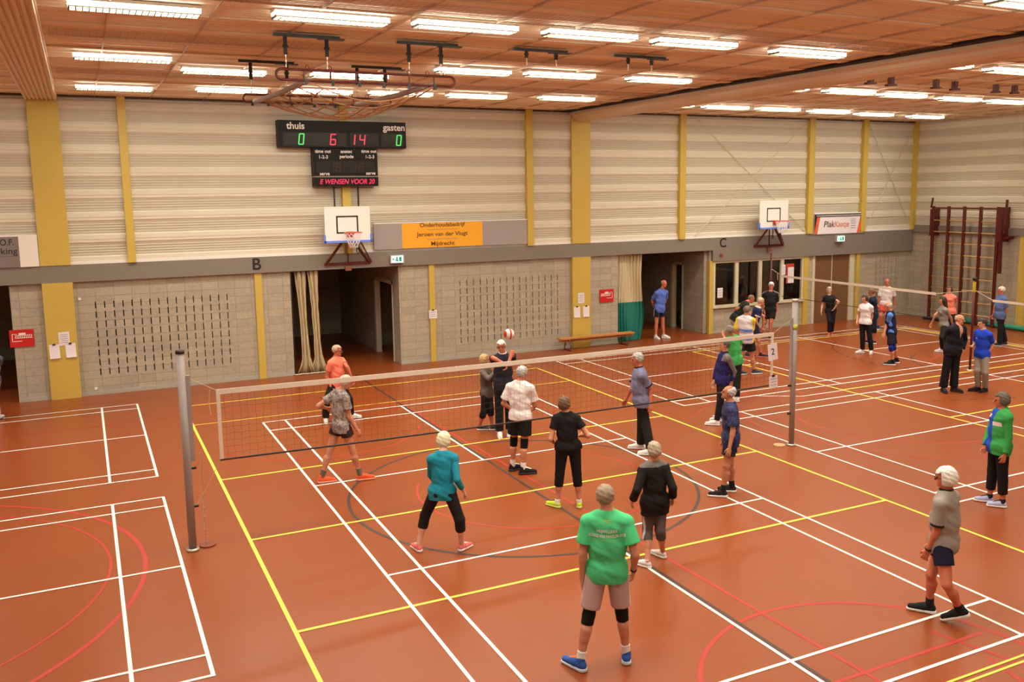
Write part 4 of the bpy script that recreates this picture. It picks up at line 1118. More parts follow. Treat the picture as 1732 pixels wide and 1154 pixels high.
def pattern(kind):
    m = bpy.data.materials.new('fabric_' + kind); m.use_nodes = True; nt = m.node_tree; b = nt.nodes['Principled BSDF']; b.inputs['Roughness'].default_value = .85
    b.inputs['Specular IOR Level'].default_value = .25
    tc = nt.nodes.new('ShaderNodeTexCoord'); cr = nt.nodes.new('ShaderNodeValToRGB'); cr.color_ramp.interpolation = 'CONSTANT'; e = cr.color_ramp.elements
    def stops(L):
        e[0].position = L[0][0]; e[0].color = (*L[0][1], 1); e[1].position = L[1][0]; e[1].color = (*L[1][1], 1)
        for p, c in L[2:]: q = e.new(p); q.color = (*c, 1)
    if kind == 'camouflage':
        n = nt.nodes.new('ShaderNodeTexNoise'); n.inputs['Scale'].default_value = 17; n.inputs['Detail'].default_value = 3; n.inputs['Distortion'].default_value = .6
        stops([(0, ph(128, 104, 86)), (.44, ph(160, 136, 116)), (.53, ph(184, 158, 138)), (.60, ph(140, 116, 98))]); nt.links.new(tc.outputs['Object'], n.inputs['Vector']); nt.links.new(n.outputs['Fac'], cr.inputs[0])
        nt.links.new(cr.outputs[0], b.inputs['Base Color'])
    elif kind == 'navy_print':
        n = nt.nodes.new('ShaderNodeTexNoise'); n.inputs['Scale'].default_value = 22; n.inputs['Detail'].default_value = 3
        stops([(0, ph(44, 44, 66)), (.5, ph(66, 66, 92)), (.62, ph(52, 52, 74))]); nt.links.new(tc.outputs['Object'], n.inputs['Vector']); nt.links.new(n.outputs['Fac'], cr.inputs[0]); nt.links.new(cr.outputs[0], b.inputs['Base Color'])
    elif kind == 'blue_check':
        sp = nt.nodes.new('ShaderNodeTexChecker'); sp.inputs['Scale'].default_value = 55; sp.inputs['Color1'].default_value = (*ph(134, 122, 128), 1); sp.inputs['Color2'].default_value = (*ph(112, 108, 126), 1)
        nt.links.new(tc.outputs['Object'], sp.inputs['Vector']); nt.links.new(sp.outputs['Color'], b.inputs['Base Color'])
    elif kind == 'jersey':
        w_ = nt.nodes.new('ShaderNodeTexWave'); w_.bands_direction = 'Z'; w_.inputs['Scale'].default_value = 1.6; w_.inputs['Distortion'].default_value = 2.6; w_.inputs['Detail Scale'].default_value = 2.2
        stops([(0, ph(70, 110, 180)), (.26, ph(235, 180, 60)), (.42, ph(60, 90, 160)), (.60, ph(228, 205, 190)), (.85, ph(230, 210, 195))])
        sp = nt.nodes.new('ShaderNodeSeparateXYZ'); nt.links.new(tc.outputs['Object'], sp.inputs[0])
        mr = nt.nodes.new('ShaderNodeMapRange'); mr.inputs[1].default_value = 1.18; mr.inputs[2].default_value = 1.24
        nt.links.new(sp.outputs['Z'], mr.inputs[0]); nt.links.new(tc.outputs['Object'], w_.inputs['Vector']); nt.links.new(w_.outputs['Fac'], cr.inputs[0])
        mx = nt.nodes.new('ShaderNodeMix'); mx.data_type = 'RGBA'; mx.inputs['B'].default_value = (*ph(232, 212, 195), 1); nt.links.new(mr.outputs[0], mx.inputs['Factor']); nt.links.new(cr.outputs[0], mx.inputs['A']); nt.links.new(mx.outputs['Result'], b.inputs['Base Color'])
    return m
_pat = {}
def fab(c):
    if isinstance(c, str):
        if c not in _pat: _pat[c] = pattern(c)
        return _pat[c]
    return cloth(tuple(c))

def person(label, P, cl, h=.011, group=None):
    """P: pose (joints in metres around the root); cl: clothing"""
    H = P['H']; J = {k: V(v) for k, v in P['J'].items()}; yaw = P['yaw']
    s = H / 1.75; bw = cl.get('bulk', 1.0); fem = cl.get('fem', False); belly = cl.get('belly', .0)
    t = thing('person', label, 'person', P['root'])
    vec = lambda g: V((math.cos(R(g)), math.sin(R(g)), 0))
    fp, fs_, fh = vec(yaw[0]), vec(yaw[1]), vec(yaw[2]); rp = V((fp[1], -fp[0], 0)); rs = V((fs_[1], -fs_[0], 0))
    u = unit(J['NK'] - J['PC']); rc = unit(rs - u * (rs @ u)); fc = np.cross(u, rc)
    rq = unit(rp - u * (rp @ u)); fq = np.cross(u, rq)
    uh = unit(.55 * V((0, 0, 1)) + .45 * unit(J['HD'] - J['NK']) - fh * cl.get('nod', 0)); fhh = unit(fh - uh * (fh @ uh)); rh = np.cross(fhh, uh); HD = J['HD'] + uh * .006
    PC, NK = J['PC'], J['NK']; T = NK - PC
    sw = .94 if fem else 1.0
    lo = np.min([J[k] for k in J], 0) - .16; hi = np.max([J[k] for k in J], 0) + .17
    lo[2] = max(lo[2], .02)
    def torso(F, g, upto=1.0, k=.045, sleeve=None):
        hipw = (.172 if fem else .160)
        F.ell(PC + u * .02, (rq, fq, u), ((hipw * bw) * s + g, (.118 * bw + belly * .4) * s + g, .125 * s + g), k)
        F.ell(PC + T * .42 + fc * belly * .35, (rc, fc, u), (((.128 if fem else .143) * bw) * s + g, (.100 * bw + belly) * s + g, .16 * s + g), k)
        F.ell(PC + T * .72 + fc * .01, (rc, fc, u), (.158 * bw * sw * s + g, .112 * bw * s + g, .17 * s + g), k)
        if fem: F.ell(PC + T * .70 + fc * .075, (rc, fc, u), (.11 * s + g, .055 * s + g, .07 * s + g), k)
        F.cone(J['SL'], J['SR'], .053 * s * bw + g, .053 * s * bw + g, k)
        for q in 'LR': F.cone(J['S' + q] * .8 + NK * .2, NK - u * .012, .046 * s + g, .052 * s + g * .6, .04)
    # ---------------- body
    F = Field(lo, hi, h)
    torso(F, 0)
    F.cone(NK - u * .03, HD - uh * .03 * s - fhh * .01, .060 * s * sw, .052 * s * sw, .02)
    for a in 'LR':
        hip, kn, an = J['H' + a], J['K' + a], J['A' + a]
        F.cone(hip, kn, .083 * s * bw, .057 * s, .03); back = -fp
        F.cone(kn, an, .053 * s, .036 * s, .015); mid = kn + (an - kn) * .30
        F.cone(mid + back * .016, kn + (an - kn) * .5 + back * .010, .057 * s, .047 * s, .02)
        F.cone(an, an + V((0, 0, -.045)), .036 * s, .036 * s, .01)
        F.ell(PC - u * .03 - fq * .055 + rq * (.07 if a == 'R' else -.07), (rq, fq, u), (.075 * s * bw, .065 * s, .08 * s), .03)
        sh, el, wr = J['S' + a], J['E' + a], J['W' + a]
        F.cone(sh, el, .048 * s * bw * sw, .038 * s * sw, .02); F.cone(el, wr, .039 * s * sw, .026 * s * sw, .012)
        mm = el + (wr - el) * .22; F.cone(el, mm, .036 * s * sw, .042 * s * sw, .015)
    hs = s * .98
    F.ell(HD + fhh * -.012 * hs + uh * .028 * hs, (rh, fhh, uh), (.074 * hs, .094 * hs, .088 * hs), .01)
    F.ell(HD + fhh * .022 * hs - uh * .042 * hs, (rh, fhh, uh), (.056 * hs, .064 * hs, .066 * hs), .022)
    F.cone(HD + fhh * .078 * hs - uh * .088 * hs, HD + fhh * .06 * hs - uh * .085 * hs, .014 * hs, .02 * hs, .02)
    F.cone(HD + fhh * .084 * hs + uh * .012 * hs, HD + fhh * .106 * hs - uh * .022 * hs, .010 * hs, .014 * hs, .009)
    F.cone(HD + fhh * .078 * hs + rh * .03 * hs + uh * .028 * hs, HD + fhh * .078 * hs - rh * .03 * hs + uh * .028 * hs, .011 * hs, .011 * hs, .012)
    for q in (-1, 1): F.ell(HD + rh * q * .078 * hs - fhh * .008 * hs - uh * .005 * hs, (rh, fhh, uh), (.011 * hs, .020 * hs, .032 * hs), .006)
    parts = [(*F.mesh(), 0)]
    tmpl = HAND if h < .012 else HAND_C
    for a, inward in (('L', rs), ('R', -rs)):
        el, wr = J['E' + a], J['W' + a]; d = unit(wr - el); hd = cl.get('hand' + a)
        if hd is not None: d = unit(V(hd))
        y = unit(fs_ - d * (fs_ @ d) + 1e-6); x = np.cross(y, -d)
        v, q = tmpl; flip = (x @ inward) < 0
        A = np.stack([x * (-1 if flip else 1), y, -d], 0)
        parts.append(((v * s * .97) @ A + wr, q[:, ::-1] if flip else q, 0))
    np_mesh('body', parts, skin(cl.get('skin', 'mid')), t)
    # ---------------- eyes and mouth (only matter from the front)
    ev = MB()
    for q in (-1, 1):
        c = HD + fhh * .083 * hs + rh * q * .031 * hs + uh * .008 * hs
        e = sphere_mb(c, .0105 * hs, 8, 6); ev._add(e.v, e.f)
    ev.build('eyes', M_eye, t, True)
    mo = MB().tube([HD + fhh * .078 * hs + rh * x * hs - uh * (.052 + .002 * abs(x) * 30) * hs for x in (-.022, 0, .022)], [.004, .0075, .004], 6); mo.build('mouth', M_lip, t, True)
    if cl.get('glasses'):
        g = MB()
        for q in (-1, 1):
            c = HD + fhh * .101 * hs + rh * q * .032 * hs + uh * .008 * hs
            g.tube([c + rh * .024 * math.cos(k * PI / 6) + uh * .018 * math.sin(k * PI / 6) for k in range(12)], .0028, 5, closed=True)
            g.bar(c + rh * q * .024, HD + rh * q * .083 * hs + uh * .01 * hs, .004, .004)
        g.bar(HD + fhh * .103 * hs + rh * .01 + uh * .012, HD + fhh * .103 * hs - rh * .01 + uh * .012, .004, .004)
        g.build('glasses', mat_black, t)
    # ---------------- hair
    hair = cl.get('hair', 'short')
    if hair:
        hc = cl.get('hair_rgb', (180, 165, 145)); g = cl.get('hair_thick', .014)
        F = Field(HD - .30, HD + .20, .009)
        c0 = HD + fhh * -.016 * hs + uh * .030 * hs
        F.ell(c0, (rh, fhh, uh), (.076 * hs + g, .094 * hs + g, .088 * hs + g), .01)
        if hair in ('bob', 'short_w', 'curly'):
            F.ell(HD - fhh * .035 - uh * .01, (rh, fhh, uh), (.082 * hs + g, .075 * hs + g, (.085 if hair == 'bob' else .07) * hs + g), .02)
        if hair == 'long':
            F.cone(HD - fhh * .03 + uh * .02, HD - fhh * .085 - uh * .20, .098, .060, .02); F.cone(HD - fhh * .03 + rh * .06, HD - fhh * .05 + rh * .07 - uh * .18, .04, .03, .02); F.cone(HD - fhh * .03 - rh * .06, HD - fhh * .05 - rh * .07 - uh * .18, .04, .03, .02)
        if hair == 'ponytail':
            F.cone(HD - fhh * .09 + uh * .03, HD - fhh * .15 - uh * .01, .035, .030, .015); F.cone(HD - fhh * .15 - uh * .01, HD - fhh * .13 - uh * .16, .032, .014, .01)
        F.folds(.0035, 75 if hair != 'curly' else 95, 1.0)
        # open the face, ears and nape
        F.sub_planes([(HD + fhh * .030, -fhh), (HD + uh * .068 + fhh * .05, unit(uh + fhh * .45))])
        if hair in ('short', 'balding', 'fringe'):
            F.sub_planes([(HD + fhh * -.020, -fhh), (HD + uh * .012, uh)]); F.sub_planes([(HD - uh * .050, uh), (HD + fhh * .2, fhh)])
        elif hair in ('short_w', 'curly'): F.sub_planes([(HD - uh * .075, uh), (HD + fhh * .2, fhh)])
        elif hair == 'ponytail': F.sub_planes([(HD + fhh * -.0, -fhh), (HD + uh * .0, uh)])
        if hair == 'balding': F.sub_planes([(HD + uh * .085 - fhh * .02, -unit(uh + fhh * .5)), (HD + fhh * -1, -fhh)])
        if hair == 'fringe': F.sub_planes([(HD + uh * .055, -unit(uh + fhh * .15)), (HD + fhh * -1, -fhh)])
        v, q = F.mesh()
        if len(v): np_mesh('hair', [(v, q, 0)], M_hair(hc), t)
    # ---------------- top
    top = cl['top']; g = cl.get('ease', .014)
    F = Field(lo, hi, h)
    torso(F, g, k=.05)
    hem = cl.get('hem', -.10)       # hem position along the spine from the hip centre
    wv = .004 if fem else .022      # cloth hangs straight over the waist
    F.ell(PC + T * .38 + fc * belly * .35, (rc, fc, u), ((.128 if fem else .140) * bw * s + wv + g, (.104 * bw + belly) * s + g + .008, .20 * s), .04)
    F.ell(PC - u * .02, (rq, fq, u), (((.170 if fem else .160) * bw) * s + g + .006, (.116 * bw + belly * .5) * s + g + .006, .17 * s), .04)
    if hem < -.02: 
        F.cone(PC + rq * .065 + u * .0, PC + rq * .075 + u * (hem - .05), .098 * s * bw + g, .098 * s * bw + g, .05); F.cone(PC - rq * .065, PC - rq * .075 + u * (hem - .05), .098 * s * bw + g, .098 * s * bw + g, .05)
    sl = cl.get('sleeve', .55); fore = []
    F2 = F
    F.folds(.0035, 26, len(label)); F.folds(.002, 47, 2)
    F.plane(PC + u * hem, -u)
    ncp = NK + uh * .045 + fc * cl.get('vneck', .012)
    F.sub_sphere(ncp, cl.get('neck_r', .072) * s)
    for a in 'LR':
        sh, el, wr = J['S' + a], J['E' + a], J['W' + a]
        if sl <= 1: 
            e = sh + (el - sh) * sl; n = unit(el - sh); loose = cl.get('loose', .012)
            F.cone(sh, e + n * .05, (.050 * s * bw * sw + g), (.044 * s * sw + g + loose), .02, cut=[(e, n)])
        else:
            F.cone(sh, el, .050 * s * bw * sw + g, .040 * s * sw + g * .9, .02); e = el + (wr - el) * (sl - 1); n = unit(wr - el)
            F.cone(el, e + n * .04, .041 * s * sw + g * .8, .030 * s * sw + g * .8 + cl.get('cuff', .0), .012, cut=[(e, n)])
    nm = cl.get('top_name', 't_shirt')
    v, q = F.mesh(); tm = fab(top); mats = [tm]; mi = np.zeros(len(q), int)
    shirt = None
    if cl.get('zones'):
        fc_ = v[q].mean(1); 
        for k, (fn, c) in enumerate(cl['zones']):
            mats.append(fab(c)); sel = fn(fc_, dict(PC=PC, NK=NK, u=u, rc=rc, fc=fc, J=J, s=s)); mi[sel] = k + 1
    parts = [(v, q[mi == k], k) for k in range(len(mats)) if (mi == k).any()]
    # share one vertex list
    me_parts = []; 
    if len(mats) == 1: shirt = np_mesh(nm, [(v, q, 0)], mats, t)
    else:
        shirt = np_mesh(nm, [(v, q, 0)], mats, t); shirt.data.polygons.foreach_set('material_index', mi.astype(np.int32)); shirt.data.update()
    if cl.get('collar'):
        cv = []
        ring = [NK + uh * .030 + fc * .012 + (rc * math.cos(k * PI / 9) + fc * math.sin(k * PI / 9)) * .066 * s - fc * 0 + u * (-.012 if math.sin(k * PI / 9) > .6 else .004) for k in range(18)]
        MB().tube(ring, .011, 6, closed=True).build('collar', fab(cl['collar']), t, True)
    if cl.get('cuffs'):
        for a in 'LR':
            sh, el = J['S' + a], J['E' + a]; e = sh + (el - sh) * sl; n = unit(el - sh); rr = .044 * s * sw + g + cl.get('loose', .012) + .003
            MB().cyl(e - n * .022, e + n * .004, rr, 18).build('sleeve_cuff', fab(cl['cuffs']), t, True)
    # ---------------- bottoms
    bot = cl['bottom']; ln_ = cl.get('leg', .65); g2 = cl.get('ease2', .012); fl_ = cl.get('flare', .02)
    F = Field(lo - V((0, 0, 0)), hi, h)
    F.ell(PC + u * .02, (rq, fq, u), ((.172 if fem else .160) * bw * s + g2 * .8, (.118 * bw + belly * .3) * s + g2 * .8, .13 * s), .04)
    for a in 'LR':
        hip, kn, an = J['H' + a], J['K' + a], J['A' + a]
        F.ell(PC - u * .03 - fq * .055 + rq * (.07 if a == 'R' else -.07), (rq, fq, u), (.075 * s * bw + g2, .065 * s + g2, .08 * s + g2), .03)
    F.folds(.003, 24, 1.7 + len(label))
    F.plane(PC + u * .10, u)
    for a in 'LR':
        hip, kn, an = J['H' + a], J['K' + a], J['A' + a]
        if ln_ <= 1:
            n = unit(kn - hip); e = hip + (kn - hip) * ln_
            F.cone(hip, e + n * .05, .086 * s * bw + g2, (.083 + (.054 - .083) * ln_) * s * bw + g2 + fl_, .03, cut=[(e, n)])
        else:
            F.cone(hip, kn, .084 * s * bw + g2, .056 * s + g2 + fl_ * .4, .03); n = unit(an - kn); e = kn + (an - kn) * (ln_ - 1)
            rr = (.053 + (.036 - .053) * (ln_ - 1)) * s + g2 + fl_
            F.cone(kn, e + n * .03, .056 * s + g2 + fl_ * .4, rr, .02, cut=[(e, n)])
            F.cone(kn + (an - kn) * .2 - fp * .012, kn + (an - kn) * min(.5, ln_ - 1) - fp * .008, .052 * s + g2, .046 * s + g2, .02, cut=[(e, n)])
    v, q = F.mesh(); mats = [fab(bot)]
    bo = np_mesh(cl.get('bottom_name', 'shorts'), [(v, q, 0)], mats + ([fab(cl['stripe'])] if cl.get('stripe') else []), t)
    if cl.get('stripe'):
        fc_ = v[q].mean(1); mi = np.zeros(len(q), int)
        for a, sg in (('L', -1), ('R', 1)):
            hip, kn = J['H' + a], J['K' + a]; mid = (hip + kn) / 2; w1 = (fc_ - mid) @ (rp * sg); w2 = np.abs((fc_ - mid) @ fp + .01); mi[(w1 > .055 * s) & (w2 < .018)] = 1
        bo.data.polygons.foreach_set('material_index', mi.astype(np.int32)); bo.data.update()
    # ---------------- knee pads, socks, wristwatch, shoes
    for a in 'LR':
        kn, an, hip = J['K' + a], J['A' + a], J['H' + a]
        if a in cl.get('pads', ''):
            F = Field(kn - .16, kn + .16, .009); n1 = unit(hip - kn); n2 = unit(an - kn)
            F.cone(kn + n1 * .12, kn, .064 * s, .062 * s, .015, cut=[(kn + n1 * .085, n1)]); F.cone(kn, kn + n2 * .14, .062 * s, .060 * s, .015, cut=[(kn + n2 * .095, n2)])
            F.cone(kn + fp * .014, kn + n2 * .03 + fp * .016, .055 * s, .052 * s, .015)
            np_mesh('knee_pad', [(*F.mesh(), 0)], fab(cl.get('pad_rgb', (18, 15, 13))), t)
        sk = cl.get('sock')
        if sk:
            hgt = cl.get('sock_h', .10)
            n = unit(kn - an); F = Field(an - .12, an + hgt + .10, .009); e = an + n * hgt
            F.cone(an + V((0, 0, -.03)), an + n * (hgt + .03), .042 * s, .046 * s if hgt > .08 else .042 * s, .01, cut=[(e, n)])
            np_mesh('sock', [(*F.mesh(), 0)], fab(sk), t)
        # shoe
        yw = yaw[3] if a == 'L' else yaw[4]; az = an[2] - .09; f = vec(yw); pitch = 0
        if az > .03: pitch = math.asin(min(.6, az / .20))
        r_ = V((f[1], -f[0], 0)); ff = f * math.cos(pitch) - V((0, 0, 1)) * math.sin(pitch); uu = np.cross(r_, ff)
        A = np.stack([r_, ff, uu], 0) * 1.0; k = s * (.93 if fem else 1.02)
        org = an - uu * .088 + ff * .04
        if pitch == 0: org = V((org[0], org[1], 0.004))
        else:
            toe = org + ff * .19 * k; org = org + V((0, 0, .006 - min(toe[2], 1)))
        so = np_mesh('shoe', [((SHOE_UP[0] * k) @ A + org, SHOE_UP[1], 0)], fab(cl['shoe']), t)
        np_mesh('sole', [((SHOE_SOLE[0] * k) @ A + org, SHOE_SOLE[1], 0)], fab(cl.get('sole', (235, 215, 195))), so)
        if cl.get('accent'): np_mesh('tongue', [((SHOE_TONGUE[0] * k) @ A + org, SHOE_TONGUE[1], 0)], fab(cl['accent']), so)
        if a in cl.get('watch', ''):
            el, wr = J['E' + a], J['W' + a]; n = unit(wr - el); MB().cyl(wr - n * .035, wr - n * .012, .032 * s, 16).build('wristwatch', mat_black, t, True)
    return t, shirt
M_eye = M('eye', (.05, .035, .03), .25)
M_lip = M('lips', ph(170, 80, 62), .5)
_hm = {}
def M_hair(c):
    if c not in _hm: _hm[c] = M('hair', ph(*c), .65, noise=(45, .22), bump=(70, .5))
    return _hm[c]
